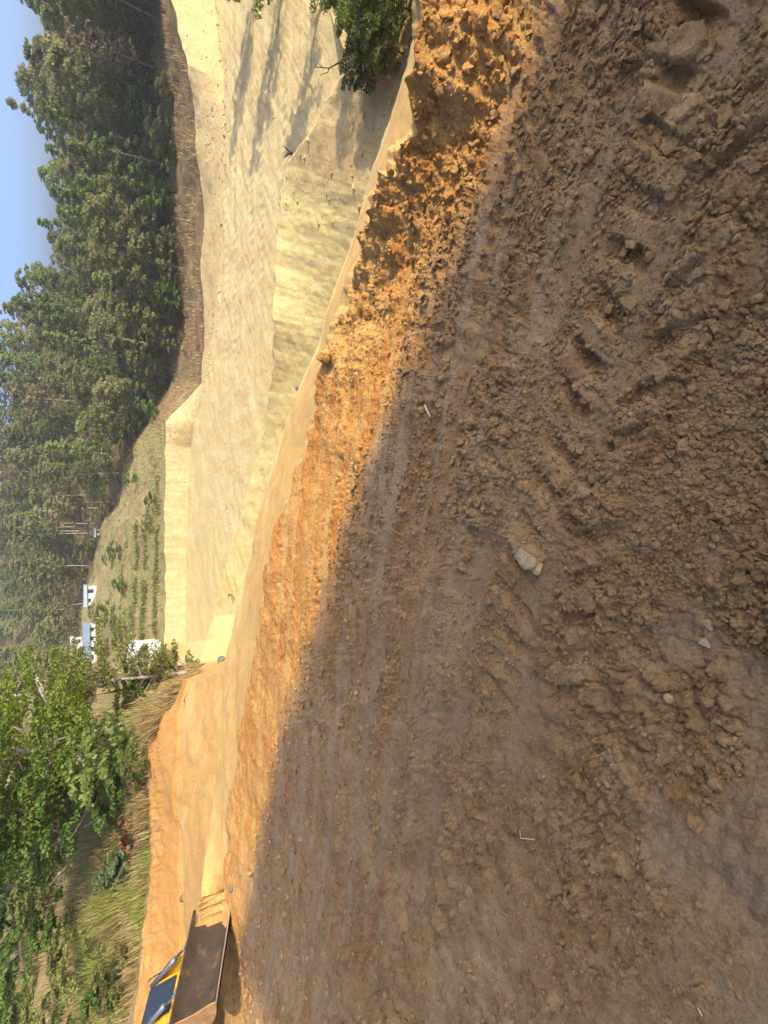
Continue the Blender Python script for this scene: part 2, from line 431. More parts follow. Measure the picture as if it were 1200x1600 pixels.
def soil(name, dark, mid, light, big=.5, small=8, fine=60, bump=.01, bump2=.4, compact=None, streak=None, rough=.95, speck=None, patch=None):
    mt, nt, nn, ll, b = new_mat(name)
    pos = position(nt)
    c = ramp(nt, noise(nt, pos, small, 8, .65), [(.28, dark), (.5, mid), (.72, light)])
    n0 = noise(nt, pos, big, 5, .6)
    c = mixc(nt, ramp(nt, n0, [(.35, (0, 0, 0)), (.68, (1, 1, 1))]), mixc(nt, .6, c, dark), c)
    if patch:
        c = mixc(nt, ramp(nt, noise(nt, pos, patch[1], 5, .65, .5), [(patch[2], (0, 0, 0)), (patch[2] + .12, (patch[3],) * 3)]), c, patch[0])
    if streak:
        ang, sc, stretch, col, amt = streak
        sv = position(nt, ang, (sc / stretch, sc, sc))
        c = mixc(nt, ramp(nt, noise(nt, sv, 1, 5, .65, .3), [(.42, (0, 0, 0)), (.68, (amt,) * 3)]), c, col)
    f = noise(nt, pos, fine, 6, .7)
    if compact:
        at2 = nn.new('ShaderNodeAttribute'); at2.attribute_name = 'stripe'
        sh = nn.new('ShaderNodeMath'); sh.operation = 'ADD'; sh.inputs[1].default_value = .5; ll.new(at2.outputs['Fac'], sh.inputs[0])
        c = mixc(nt, ramp(nt, sh.outputs[0], [(.12, (.45, .45, .45)), (.36, (0, 0, 0))]), c, mixc(nt, 1.0, c, (1.12, .82, .62), 'MULTIPLY'))
        c = mixc(nt, ramp(nt, sh.outputs[0], [(.56, (0, 0, 0)), (.85, (.6, .6, .6))]), c, mixc(nt, noise(nt, pos, 3, 4, .6), compact, tuple(x * 1.3 for x in compact)))
        if name == 'churned_earth':
            at3 = nn.new('ShaderNodeAttribute'); at3.attribute_name = 'orange'
            oc = ramp(nt, noise(nt, pos, 9, 6, .65), [(.3, (.46, .20, .05)), (.7, (.66, .35, .10))])
            c = mixc(nt, at3.outputs['Fac'], c, oc)
        at = nn.new('ShaderNodeAttribute'); at.attribute_name = 'compact'
        cc = mixc(nt, noise(nt, pos, 5, 6, .7), compact, tuple(x * .72 for x in compact))
        fac = nn.new('ShaderNodeMath'); fac.operation = 'MULTIPLY'; fac.inputs[1].default_value = .8; ll.new(at.outputs['Fac'], fac.inputs[0])
        c = mixc(nt, fac.outputs[0], c, cc)
        mr = nn.new('ShaderNodeMapRange'); mr.inputs['To Min'].default_value = .97; mr.inputs['To Max'].default_value = .84
        ll.new(at.outputs['Fac'], mr.inputs['Value']); ll.new(mr.outputs[0], b.inputs['Roughness'])
    else: b.inputs['Roughness'].default_value = rough
    if compact:
        c = mixc(nt, .8, c, mixc(nt, 1.0, c, ramp(nt, noise(nt, pos, 16, 8, .72, .6), [(.30, (.42, .38, .34)), (.46, (.95, .95, .95)), (.60, (1.05, 1.05, 1.05)), (.74, (1.4, 1.36, 1.3))]), 'MULTIPLY'))
    c = mixc(nt, .55, c, mixc(nt, 1.0, c, ramp(nt, f, [(.28, (.30, .30, .30)), (.52, (1, 1, 1)), (.75, (1.35, 1.32, 1.28))]), 'MULTIPLY'))
    if speck:
        c = mixc(nt, ramp(nt, noise(nt, pos, speck[1], 3, .6), [(speck[2], (0, 0, 0)), (speck[2] + .03, (speck[3],) * 3)]), c, speck[0])
    ll.new(c, b.inputs['Base Color'])
    b.inputs['Specular IOR Level'].default_value = .25
    prev = None
    if streak:
        b0 = nn.new('ShaderNodeBump'); b0.inputs['Strength'].default_value = .8; b0.inputs['Distance'].default_value = .10 if big < .1 else .03
        ll.new(noise(nt, position(nt, ang, (sc * 2.2 / stretch, sc * 2.2, sc * 2.2)), 1, 6, .7, .2), b0.inputs['Height']); prev = b0
    bp = nn.new('ShaderNodeBump'); bp.inputs['Strength'].default_value = bump2; bp.inputs['Distance'].default_value = bump
    if prev: ll.new(prev.outputs[0], bp.inputs['Normal'])
    hs = nn.new('ShaderNodeMath'); hs.operation = 'ADD'; ll.new(noise(nt, pos, fine * .35, 8, .7), hs.inputs[0]); ll.new(f, hs.inputs[1])
    ll.new(hs.outputs[0], bp.inputs['Height']); ll.new(bp.outputs[0], b.inputs['Normal'])
    return mt

ANG = math.atan2(.36, -.93)        # direction of the wheel marks
M_TRACK = soil('churned_earth', (.35, .185, .064), (.51, .295, .115), (.64, .42, .195), .9, 7, 90, .014, .9, compact=(.49, .30, .145),
               speck=((.70, .60, .46), 34, .735, .7), patch=((.42, .22, .075), 1.3, .52, .5))
M_BERM = soil('orange_earth', (.46, .20, .045), (.61, .30, .075), (.72, .43, .14), .9, 6, 70, .014, .9, compact=(.62, .36, .12), patch=((.68, .40, .12), 1.1, .52, .45))
M_PATH = soil('yellow_path_earth', (.56, .33, .10), (.63, .40, .13), (.69, .47, .18), .4, 3, 40, .01, .4, streak=(-ANG, 7, 20, (.54, .30, .09), .8))
M_SAND = soil('pale_sand', (.62, .45, .16), (.70, .53, .21), (.74, .58, .26), .12, 1.2, 14, .05, .5)
M_SPOIL = soil('pale_rubble_earth', (.52, .34, .13), (.62, .44, .18), (.70, .54, .26), .25, 2.0, 20, .05, .7)
M_CUT = soil('orange_cut_earth', (.42, .20, .05), (.50, .265, .075), (.57, .34, .12), .35, 2.2, 22, .04, .7, streak=(-.35, 2.5, 7, (.48, .22, .055), .4))
M_FLOOR = soil('cut_floor_earth', (.50, .27, .08), (.58, .35, .115), (.64, .42, .16), .35, 2.2, 22, .03, .6, streak=(-ANG, 4, 14, (.52, .26, .07), .6), patch=((.62, .42, .17), .5, .5, .7))
M_FLAT = soil('graded_fill', (.50, .37, .155), (.58, .44, .195), (.64, .50, .25), .06, .5, 8, .03, .4, streak=(-.55, 1.1, 24, (.52, .37, .16), .75))
M_FBANK = soil('cut_bank_earth', (.54, .37, .15), (.64, .47, .21), (.72, .57, .30), .12, 1.2, 9, .15, .9)
M_FIELD = soil('field_earth', (.20, .15, .06), (.33, .235, .11), (.44, .32, .17), .12, .8, 5, .1, .6, patch=((.17, .18, .06), .2, .55, .6), streak=(0, .22, 9, (.15, .17, .05), .85))
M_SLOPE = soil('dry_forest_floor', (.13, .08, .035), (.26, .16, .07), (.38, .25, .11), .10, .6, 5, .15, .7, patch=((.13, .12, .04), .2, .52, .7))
M_LBANK = soil('weedy_bank_earth', (.16, .12, .05), (.30, .21, .10), (.45, .32, .16), .3, 1.5, 14, .06, .7, patch=((.14, .15, .04), .6, .45, .85))
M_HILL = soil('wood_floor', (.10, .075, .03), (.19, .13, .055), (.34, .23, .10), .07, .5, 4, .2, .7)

def leaf_mat(name, c1, c2, c3, trans=.25):
    mt, nt, nn, ll, b = new_mat(name)
    g = nn.new('ShaderNodeNewGeometry'); oi = nn.new('ShaderNodeObjectInfo')
    ad = nn.new('ShaderNodeMath'); ad.operation = 'MULTIPLY_ADD'; ad.inputs[1].default_value = .55
    mul = nn.new('ShaderNodeMath'); mul.operation = 'MULTIPLY'; mul.inputs[1].default_value = .45; ll.new(oi.outputs['Random'], mul.inputs[0])
    ll.new(g.outputs['Random Per Island'], ad.inputs[0]); ll.new(mul.outputs[0], ad.inputs[2])
    c = ramp(nt, ad.outputs[0], [(.1, c1), (.5, c2), (.95, c3)])
    ll.new(c, b.inputs['Base Color']); b.inputs['Roughness'].default_value = .6; b.inputs['Specular IOR Level'].default_value = .3
    tr = nn.new('ShaderNodeBsdfTranslucent'); ll.new(c, tr.inputs['Color'])
    mx = nn.new('ShaderNodeMixShader'); mx.inputs[0].default_value = trans
    ll.new(b.outputs[0], mx.inputs[1]); ll.new(tr.outputs[0], mx.inputs[2]); ll.new(mx.outputs[0], nn['Material Output'].inputs[0])
    return mt

def plain(name, col, rough=.6, metal=0, var=.3, scale=6, stain=None):
    mt, nt, nn, ll, b = new_mat(name)
    tc = nn.new('ShaderNodeTexCoord')
    f = noise(nt, tc.outputs['Object'], scale, 6, .7)
    c = ramp(nt, f, [(.3, tuple(x * (1 - var) for x in col)), (.7, tuple(min(1, x * (1 + var * .5)) for x in col))])
    if stain: c = mixc(nt, ramp(nt, noise(nt, tc.outputs['Object'], stain[1], 6, .7), [(stain[2], (0, 0, 0)), (stain[2] + .15, (1, 1, 1))]), c, stain[0])
    ll.new(c, b.inputs['Base Color']); b.inputs['Roughness'].default_value = rough; b.inputs['Metallic'].default_value = metal
    bp = nn.new('ShaderNodeBump'); bp.inputs['Strength'].default_value = .25; bp.inputs['Distance'].default_value = .01
    ll.new(f, bp.inputs['Height']); ll.new(bp.outputs[0], b.inputs['Normal'])
    return mt

L_GREY = leaf_mat('grey_green_leaf', (.12, .13, .04), (.26, .255, .08), (.40, .37, .14), .5)
L_MID = leaf_mat('mid_green_leaf', (.10, .15, .03), (.22, .275, .06), (.37, .40, .11), .5)
L_BROWN = leaf_mat('brownish_leaf', (.17, .125, .055), (.30, .225, .10), (.42, .33, .155), .45)
L_BRIGHT = leaf_mat('yellow_green_leaf', (.08, .13, .012), (.24, .28, .03), (.46, .45, .06), .45)
L_BLUE = leaf_mat('blue_green_leaf', (.06, .095, .035), (.13, .17, .065), (.21, .25, .11), .25)
L_OLIVE = leaf_mat('olive_leaf', (.09, .11, .025), (.18, .19, .045), (.30, .30, .085), .35)
L_RED = leaf_mat('russet_leaf', (.19, .085, .04), (.27, .13, .06), (.34, .18, .09), .2)
L_DRY = leaf_mat('dry_grass_blade', (.25, .17, .06), (.42, .31, .13), (.60, .47, .22), .3)
L_GRASS = leaf_mat('green_grass_blade', (.14, .17, .03), (.28, .30, .06), (.46, .46, .12), .35)
L_YEL = leaf_mat('yellow_petal', (.6, .42, .03), (.7, .5, .05), (.8, .6, .1), .2)
L_GREEN = leaf_mat('leaf_green', (.05, .11, .018), (.12, .19, .03), (.23, .30, .055), .38)
M_BARK = plain('pale_bark', (.42, .35, .27), .9, 0, .45, 9)
M_BARKD = plain('dark_bark', (.14, .10, .07), .9, 0, .45, 9)

# ------------------------------------------------------------------ the ground in strips
def strip(name, mat, k0, k1, th, nr, kind='structure', power=1.0, smooth=True, tfun=None):
    b = CHAIN.at(th)
    t = np.linspace(0, 1, nr) ** power
    r0 = b[k0][0]; r1 = b[k1][0]
    if k0 == 0: rr = np.exp(np.log(r0)[:, None] * (1 - t) + np.log(r1)[:, None] * t)
    elif k1 - k0 > 1:
        # keep every breakline on a row of its own
        seg = np.linspace(0, k1 - k0, nr); rr = np.empty((len(th), nr))
        R = np.array([b[k][0] for k in range(k0, k1 + 1)])
        for j, s in enumerate(seg):
            i = min(int(s), k1 - k0 - 1); rr[:, j] = R[i] + (R[i + 1] - R[i]) * (s - i)
    else: rr = r0[:, None] * (1 - t) + r1[:, None] * t
    TH = np.repeat(th[:, None], nr, 1)
    x, y, z, comp = surf(TH, rr)
    v = np.stack([x, y, z], -1).reshape(-1, 3)
    i = np.arange(len(th) - 1)[:, None] * nr + np.arange(nr - 1)[None]
    f = np.stack([i, i + 1, i + nr + 1, i + nr], -1).reshape(-1, 4)[:, ::-1]
    o = ob(name, mesh_np(name, v, f, mat, smooth, {'compact': comp.ravel(), 'stripe': surf.stripe.ravel(), 'orange': surf.mixo.ravel()}))
    o['kind'] = kind
    return o

def span(a, b, n): return np.linspace(D(a), D(b), n)
TH_N = np.concatenate([span(-180, -74, 60)[:-1], span(-74, 74, 1150), span(74, 180, 60)[1:]])
strip('dirt_track', M_TRACK, 0, 1, TH_N, 430)
TH_B = span(-64, 74, 1150)
strip('orange_berm', M_BERM, 1, 2, TH_B, 110)
strip('lower_path', M_PATH, 2, 4, span(-64, 74, 700), 41)
SPL = math.degrees(SPLIT)
strip('sand_slope', M_SAND, 4, 6, span(SPL, 37, 520), 81)
strip('rubble_spur', M_SPOIL, 4, 7, span(37, 62, 320), 91)
strip('orange_cut_floor', M_FLOOR, 4, 7, span(-64, SPL, 420), 61)
strip('fill_flat', M_FLAT, 6, 8, span(SPL, 37, 520), 150)
strip('fill_flat', M_FLAT, 7, 8, span(37, 62, 260), 150)
strip('cut_bank', M_FBANK, 8, 9, span(SPL, 62, 700), 34)
strip('orange_cut_face', M_CUT, 7, 9, span(-64, SPL, 420), 61)
strip('terraced_field', M_FIELD, 9, 10, span(SPL, 9, 300), 90)
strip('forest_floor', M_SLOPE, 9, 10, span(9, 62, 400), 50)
strip('weedy_bank', M_LBANK, 9, 12, span(-64, SPL, 400), 120)
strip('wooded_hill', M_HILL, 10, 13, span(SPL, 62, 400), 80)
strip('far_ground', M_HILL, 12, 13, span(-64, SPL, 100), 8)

# unseen steep bank right of the frame, its outline shaped to shade the bench
def rear_bank():
    s = np.concatenate([np.linspace(.6, 12, 110), np.linspace(12.4, 75, 90)]); mm = np.concatenate([np.linspace(-45, -1, 70)[:-1], np.linspace(-1, 4.6, 110)])
    S, Mq = np.meshgrid(s, mm, indexing='ij')
    foot = 2.2 + .15 * fbm(Mq * .8, Mq * 0, 3, 7)
    z = np.clip((S - foot) * .80, -.6, 50); z = np.maximum(-.6, np.minimum(z, (Mq + 6 + .4 * fbm(S * .6, S * 0, 3, 6)) * 5))
    edge = np.interp(z, [0, 4, 9.6, 12.6, 14.6, 16.3, 20.6, 25, 33, 46, 60], [2.15, 2.15, 2.27, 2.27, 2.2, 2.18, 2.12, 1.98, 1.6, .66, -.3]) + .05 * fbm(S * 1.1, S * 0, 3, 8)
    z = np.where(Mq > edge, np.maximum(-.6, z - (Mq - edge) * 60), z)
    z = z + .08 * fbm(S * .8, Mq * .8, 4, 9) * sst(0, 2, z)
    d = np.array([.75, -.66]); n = np.array([.66, .75])
    x = S * d[0] + Mq * n[0]; y = S * d[1] + Mq * n[1]
    v = np.stack([x, y, z], -1).reshape(-1, 3); nr = len(mm)
    i = np.arange(len(s) - 1)[:, None] * nr + np.arange(nr - 1)[None]
    f = np.stack([i, i + 1, i + nr + 1, i + nr], -1).reshape(-1, 4)[:, ::-1]
    o = ob('shade_bank', mesh_np('shade_bank', v, f, M_BERM, True)); o['kind'] = 'structure'
    # the bench going on behind the photographer
    g = np.linspace(-1, 1, 40); X, Y = np.meshgrid(g * 40, np.linspace(-45, -2.2, 40), indexing='ij')
    v = np.stack([X, Y, 0 * X - .03 + .05 * fbm(X * .5, Y * .5, 3, 5)], -1).reshape(-1, 3)
    i = np.arange(39)[:, None] * 40 + np.arange(39)[None]
    f = np.stack([i, i + 40, i + 41, i + 1], -1).reshape(-1, 4)
    o = ob('bench_ground', mesh_np('bench_ground', v, f, M_TRACK, True)); o['kind'] = 'structure'
rear_bank()

def hit(ix, iy, rmin=.3, rmax=320):
    """where the line of sight through a photo pixel meets the ground"""
    d = ray(ix, iy); h = math.hypot(d[0], d[1]); th = math.atan2(d[0], d[1])
    r = np.geomspace(rmin, rmax, 1500); zr = EYE + d[2] / h * r
    z = surf(np.full(r.shape, th), r, rmin < 6)[2]
    k = np.nonzero(zr <= z + 1e-3)[0]
    r = r[k[0]] if len(k) else rmax
    return Vector((math.sin(th) * r, math.cos(th) * r, float(surf(np.array([th]), np.array([r]), r < 8)[2][0])))

def drop(x, y, detail=True):
    th = np.array([math.atan2(x, y)]); r = np.array([math.hypot(x, y)])
    return float(surf(th, r, detail)[2][0])

# ------------------------------------------------------------------ loose stones and clods
def clod_mesh(name, seed, mat, flat=1.0, sub=2, ang=.35, rough=.0):
    import bmesh
    from mathutils import noise as mn
    bm = bmesh.new(); bmesh.ops.create_icosphere(bm, subdivisions=sub, radius=1)
    rn = random.Random(seed); off = Vector((seed * 3.7, seed * 1.3, 0))
    planes = [(Vector((rn.gauss(0, 1), rn.gauss(0, 1), rn.gauss(0, 1))).normalized(), rn.uniform(.4, .85)) for _ in range(12)]
    for v in bm.verts:
        for n, d in planes:
            k = v.co.dot(n)
            if k > d: v.co -= n * (k - d) * .95
        if rough: v.co *= 1 + rough * (mn.noise(v.co * 1.6 + off) * .9 + mn.noise(v.co * 4 + off) * .55 + mn.noise(v.co * 9 + off) * .35)
        else: v.co += Vector((rn.gauss(0, 1), rn.gauss(0, 1), rn.gauss(0, 1))) * .05 * ang / .35
        v.co.z *= flat
    me = bpy.data.meshes.new(name); bm.to_mesh(me); bm.free(); me.materials.append(mat)
    return me

def slab_mesh(name, seed, mat, thick=.4):
    """a broken crust: ragged flat top, crumbling sides"""
    import bmesh
    from mathutils import noise as mn
    rn = random.Random(seed); bm = bmesh.new(); n = rn.choice((5, 6, 7)); off = Vector((seed * 2.1, seed, 0))
    pts = []
    for i in range(n):
        a = 6.283 * (i + rn.uniform(-.3, .3)) / n; r = rn.uniform(.7, 1.1)
        pts.append((math.cos(a) * r, math.sin(a) * r))
    for x, y in pts: bm.verts.new((x, y, thick * (.5 + .25 * x * rn.choice((-1, 1)) * .4))); bm.verts.new((x * 1.08, y * 1.08, -thick))
    bmesh.ops.convex_hull(bm, input=list(bm.verts))
    bmesh.ops.dissolve_limit(bm, angle_limit=.05, verts=bm.verts, edges=bm.edges)
    bmesh.ops.bevel(bm, geom=list(bm.edges), offset=.06, segments=1, affect='EDGES')
    bmesh.ops.triangulate(bm, faces=bm.faces)
    for _ in range(2): bmesh.ops.subdivide_edges(bm, edges=[e for e in bm.edges if e.calc_length() > .16], cuts=1); bmesh.ops.triangulate(bm, faces=bm.faces)
    for v in bm.verts:
        p = v.co.copy()
        v.co += Vector((mn.noise(p * 3 + off), mn.noise(p * 3 + off * 2), mn.noise(p * 2.2 + off * 3) * .7)) * .13 + Vector((mn.noise(p * 8 + off), mn.noise(p * 8 + off * 2), mn.noise(p * 8 + off * 3))) * .06
    me = bpy.data.meshes.new(name); bm.to_mesh(me); bm.free(); me.materials.append(mat)
    return me

def scatter(name, mat, pts, sizes, variants, sub, flat=.75, seed=1):
    """many small clods in one mesh (pts: N x 3)"""
    rn = np.random.default_rng(seed); vs = []; fs = []; off = 0
    base = []
    for i in range(variants):
        me = clod_mesh('tmp', seed * 31 + i, mat, flat, sub)
        base.append((np.array([v.co for v in me.vertices]), np.array([p.vertices for p in me.polygons]))); bpy.data.meshes.remove(me)
    for p, s in zip(pts, sizes):
        v, f = base[rn.integers(variants)]
        a = rn.uniform(0, 6.28); ca, sa = math.cos(a), math.sin(a); sx, sy, sz = rn.uniform(.75, 1.3, 3)
        x = v[:, 0] * sx; y = v[:, 1] * sy; z = v[:, 2] * sz
        tx = rn.uniform(-.4, .4); z2 = z + x * tx
        vs.append(np.stack([x * ca - y * sa, x * sa + y * ca, z2], -1) * s + p); fs.append(f + off); off += len(v)
    o = ob(name, mesh_np(name, np.concatenate(vs), np.concatenate(fs), mat, False)); return o

def ground_pts(th, r, detail=True):
    x, y, z, c = surf(th, r, detail); return np.stack([x, y, z], -1), c

def clods():
    n = 60000
    th = RNG.uniform(D(-70), D(70), n); b = CHAIN.at(th)
    r = np.exp(RNG.uniform(np.log(.5), np.log(b[1][0] * 1.02)))
    P, c = ground_pts(th, r)
    dens = fbm(P[:, 0] * 1.6, P[:, 1] * 1.6, 3, 77)
    keep = (RNG.random(n) > c * 1.25) & (dens > -.35 + .5 * RNG.random(n) - .25)
    P = P[keep]; n = len(P)
    s = .0035 + .011 * RNG.random(n) ** 4 + .016 * (RNG.random(n) < .02) * RNG.random(n)
    s = s * (.75 + .25 * np.hypot(P[:, 0], P[:, 1]))
    tag(scatter('loose_dirt', M_TRACK, P + np.array([0, 0, .4])[None] * s[:, None], s, 10, 1, .8, 3), 'loose crumbs of brown earth strewn over the track', 'loose dirt', kind='stuff')
    n = 9000
    th = RNG.uniform(D(-40), D(66), n) ; b = CHAIN.at(th); t = RNG.random(n)
    r = b[1][0] + (b[2][0] - b[1][0]) * t
    P, c = ground_pts(th, r)
    keep = RNG.random(n) < (.35 + .65 * sst(D(-5), D(30), th)); P = P[keep]; n = len(P)
    s = .004 + .020 * RNG.random(n) ** 7 * (.35 + .65 * sst(D(5), D(38), th[keep]))
    tag(scatter('berm_crumbs', M_BERM, P + np.array([0, 0, .3])[None] * s[:, None], s, 8, 1, .8, 4), 'loose orange crumbs along the berm', 'loose dirt', kind='stuff')
    # rubble down the pale spur
    n = 1500
    th = RNG.uniform(D(33), D(54), n); b = CHAIN.at(th); t = RNG.random(n)
    r = b[4][0] + (b[6][0] - b[4][0]) * t
    P, c = ground_pts(th, r)
    k = (fbm(P[:, 0] * .5, P[:, 1] * .5, 3, 99) > -.05 + .3 * (RNG.random(n) - .3)) & (r > b[5][0] * .9); P = P[k]; n = len(P)
    s = .03 + .11 * RNG.random(n) ** 4
    tag(scatter('rubble', M_SPOIL, P, s, 8, 1, .8, 5), 'pale broken rubble spilled over the spur', 'rubble', kind='stuff')
    n = 1500
    th = RNG.uniform(SPLIT, D(50), n); b = CHAIN.at(th); r = b[7][0] + (b[8][0] - b[7][0]) * RNG.random(n)
    P, c = ground_pts(th, r, False); k = fbm(P[:, 0] * .12, P[:, 1] * .2, 3, 98) > .1; P = P[k]; n = len(P)
    s = .03 + .12 * RNG.random(n) ** 5
    tag(scatter('fill_stones', M_FLAT, P, s, 6, 1, .8, 7), 'small pale lumps strewn over the graded fill', 'stones', kind='stuff')
    # broken edge of the far cut bank
    n = 1500
    th = RNG.uniform(D(8), D(58), n); b = CHAIN.at(th); t = RNG.random(n)
    r = b[8][0] - 2 + (b[9][0] - b[8][0] + 2) * t
    P, c = ground_pts(th, r, False)
    s = .04 + .15 * RNG.random(n) ** 4
    tag(scatter('bank_rubble', M_FBANK, P, s, 6, 1, .8, 6), 'pale lumps fallen along the foot of the far cut bank', 'rubble', kind='stuff')
clods()

M_STONE = plain('pale_stone', (.47, .33, .165), .85, 0, .35, 5)
M_OCHRE = plain('ochre_stone', (.58, .36, .13), .9, 0, .35, 5)
M_GREYR = plain('grey_rock', (.17, .155, .13), .9, 0, .35, 4)
M_LIME = plain('lime_smear', (.52, .47, .38), .9, 0, .3, 9)

def single(name, label, cat, ix, iy, size, seed, mat, flat=.75, sub=3, group=None, rz=None, stretch=1.0, tilt=0, sink=.25, rmin=.3):
    p = hit(ix, iy, rmin)
    me = slab_mesh(name, seed, mat, flat) if name == 'earth_slab' else clod_mesh(name, seed, mat, flat, max(sub, 3), .15, .16 if mat in (M_STONE, M_OCHRE) else .30)
    o = ob(name, me, loc=(p.x, p.y, p.z + size * flat * (.5 - sink)))
    o.scale = (size * stretch, size, size)
    o.rotation_euler = (tilt, random.uniform(-.2, .2), rz if rz is not None else random.uniform(0, 6.28))
    return tag(o, label, cat, group)

single('stone', 'pale two-toned stone lying by the wheel mark', 'stone', 824, 873, .058, 1, M_STONE)
single('stone', 'ochre stone touching the pale two-toned one', 'stone', 841, 888, .036, 2, M_OCHRE)
single('boulder', 'orange clod perched on the crest of the berm', 'boulder', 514, 560, .07, 3, M_BERM, .85, 3, rmin=2)
single('rock', 'grey rock beside the toe of the loader bucket', 'rock', 362, 1386, .08, 4, M_GREYR, .7, 3, rmin=5)
single('boulder', 'grey boulder half buried where the weedy bank ends', 'boulder', 347, 1033, .2, 5, M_GREYR, .7, 3, rmin=9)
single('rock', 'dark rock on the near edge of the sand slope', 'rock', 466, 606, .16, 6, M_GREYR, .7, 2, rmin=5)
single('stone', 'round brown stone below the ochre pair', 'stone', 925, 915, .035, 7, M_TRACK)
single('stone', 'small pale stone near the bright scuffed clay', 'stone', 1103, 1005, .02, 8, M_STONE)
single('stone', 'small tan stone at the head of the smooth groove', 'stone', 1108, 975, .022, 9, M_OCHRE)
single('stone', 'small tan stone at the foot of the smooth groove', 'stone', 1048, 1092, .02, 10, M_OCHRE)
# crusted slabs broken up along the wheel mark
slabs = [(1080, 65, .10, 1), (1105, 80, .06, .9), (1075, 170, .075, 1), (1100, 125, .06, 1.2), (1052, 225, .06, 1.2), (1020, 335, .055, 1.1), (1036, 265, .045, 1.3), (1060, 282, .04, 1.4), (1162, 165, .05, 1.3),
         (1135, 185, .045, 1.2), (985, 475, .045, 1.2), (985, 425, .05, 1.2), (1003, 540, .05, 1.8), (998, 592, .05, 1.7), (1035, 585, .04, 1.5), (1100, 532, .045, 1.2),
         (1073, 540, .05, 1.6), (955, 720, .035, 1.4), (968, 690, .04, 1.2), (938, 765, .04, 1.5), (928, 745, .035, 1.6), (893, 1000, .04, 1.2), (845, 1272, .05, 1.2), (852, 1375, .035, 1.6),
         (924, 912, .05, 1.1), (922, 945, .045, 1.2), (868, 980, .04, 1.1), (905, 1060, .04, 1.3), (868, 1075, .03, 1.4), (855, 1030, .05, 1.2)]
for k, (a, b_, s, st) in enumerate(slabs):
    single('earth_slab', 'flat crusted slab of brown earth broken up along the wheel mark', 'earth clod', a, b_, s * .62, 40 + k, M_TRACK, .38, 3, 'crusted slabs along the wheel mark', ANG + random.uniform(-.4, .4), st, random.uniform(-.3, .3), .15)
def ranked(items):
    """labels for look-alikes: the shared phrase, told apart by size where two or three share it"""
    g = {}
    for it in items: g.setdefault(it[0], []).append(it)
    for L in g.values():
        L.sort(key=lambda t: -t[1]); w = {1: [''], 2: ['bigger ', 'smaller '], 3: ['biggest ', 'middle-sized ', 'smallest ']}.get(len(L), [''] * len(L))
        for t, x in zip(L, w): t[2]['label'] = x + t[0]
lumps = []
for k in range(46):
    a = random.uniform(690, 1180); b_ = random.uniform(20, 1300)
    sz_ = random.uniform(.018, .036)
    o = single('earth_clod', 'loose lump of brown earth lying on the track', 'earth clod', a, b_, sz_, 90 + k, M_TRACK, .8, 2, 'loose lumps on the track')
    ac = 'near the berm' if a < 790 else 'on the scraped bands' if a < 880 else 'beside the tread marks' if a < 1010 else 'in the nearest loose earth'
    al = 'at the shrub end' if b_ < 250 else 'right of the pale straw' if b_ < 520 else 'between straw and pale stone' if b_ < 850 else 'around the pale stone' if b_ < 1050 else 'towards the smeared clay'
    lumps.append(('loose lump of brown earth ' + ac + ', ' + al, sz_, o))
ranked(lumps)
bc = []
for k, (a, b_, s) in enumerate([(700, 25, .07), (720, 70, .06), (700, 95, .08), (735, 110, .06), (690, 140, .06), (675, 165, .07), (662, 165, .05), (760, 40, .06), (745, 95, .05), (640, 255, .05), (612, 268, .05), (715, 270, .06), (705, 310, .05), (760, 130, .05), (790, 40, .06)]):
    o = single('berm_clod', 'heavy orange clod tipped on the berm', 'earth clod', a, b_, s * .55, 150 + k, M_BERM, .85, 3, 'orange clods on the berm')
    bc.append(('heavy orange clod ' + ('on the crest' if a < 665 else 'on the face' if a < 725 else 'at the foot') + ' of the berm ' + ('by the photo edge' if b_ < 60 else 'below the spur shrubs' if b_ < 150 else 'past the spur shrubs'), s, o))
ranked(bc)
def stick(name, label, pts, rad, mat):
    P = []
    for ix, iy, lift in pts:
        p = hit(ix, iy); P.append(p + Vector((0, 0, lift)))
    c = P[0].copy(); mb = MB(); mb.tube([q - c for q in P], rad, 5)
    return tag(mb.build(name, mat, loc=c, smooth=True), label, 'twig')
M_STRAW = plain('straw', (.74, .58, .34), .7, 0, .2, 20)
stick('straw', 'bent pale straw lying on the brown track', [(815, 1296, .012), (820, 1306, .016), (839, 1310, .012)], .0022, M_STRAW)
stick('straw', 'short white straw on the smeared clay', [(1096, 1568, .012), (1100, 1584, .012)], .0022, M_STRAW)
stick('twig', 'pale split twig on the far side of the track', [(671, 634, .03), (679, 652, .03)], .005, M_STRAW)
stick('twig', 'dark twig beside the pale split one', [(643, 662, .03), (659, 674, .04)], .005, M_BARKD)

# ------------------------------------------------------------------ foliage
def leaf_quads(cent, outward, size, rn, updown=.3):
    """one small folded leaf-spray quad per centre"""
    n = len(cent)
    nrm = outward + rn.normal(0, .75, (n, 3)); nrm[:, 2] += updown
    nrm /= np.linalg.norm(nrm, axis=1)[:, None] + 1e-6
    a = np.cross(nrm, rn.normal(0, 1, (n, 3))); a /= np.linalg.norm(a, axis=1)[:, None] + 1e-6
    b = np.cross(nrm, a)
    s = size * rn.uniform(.6, 1.4, (n, 1)); w = s * rn.uniform(.4, .8, (n, 1))
    v = np.stack([cent - a * s, cent - b * w + a * s * .1, cent + a * s, cent + b * w - a * s * .1], 1).reshape(-1, 3)
    f = np.arange(n * 4).reshape(-1, 4); return v, f

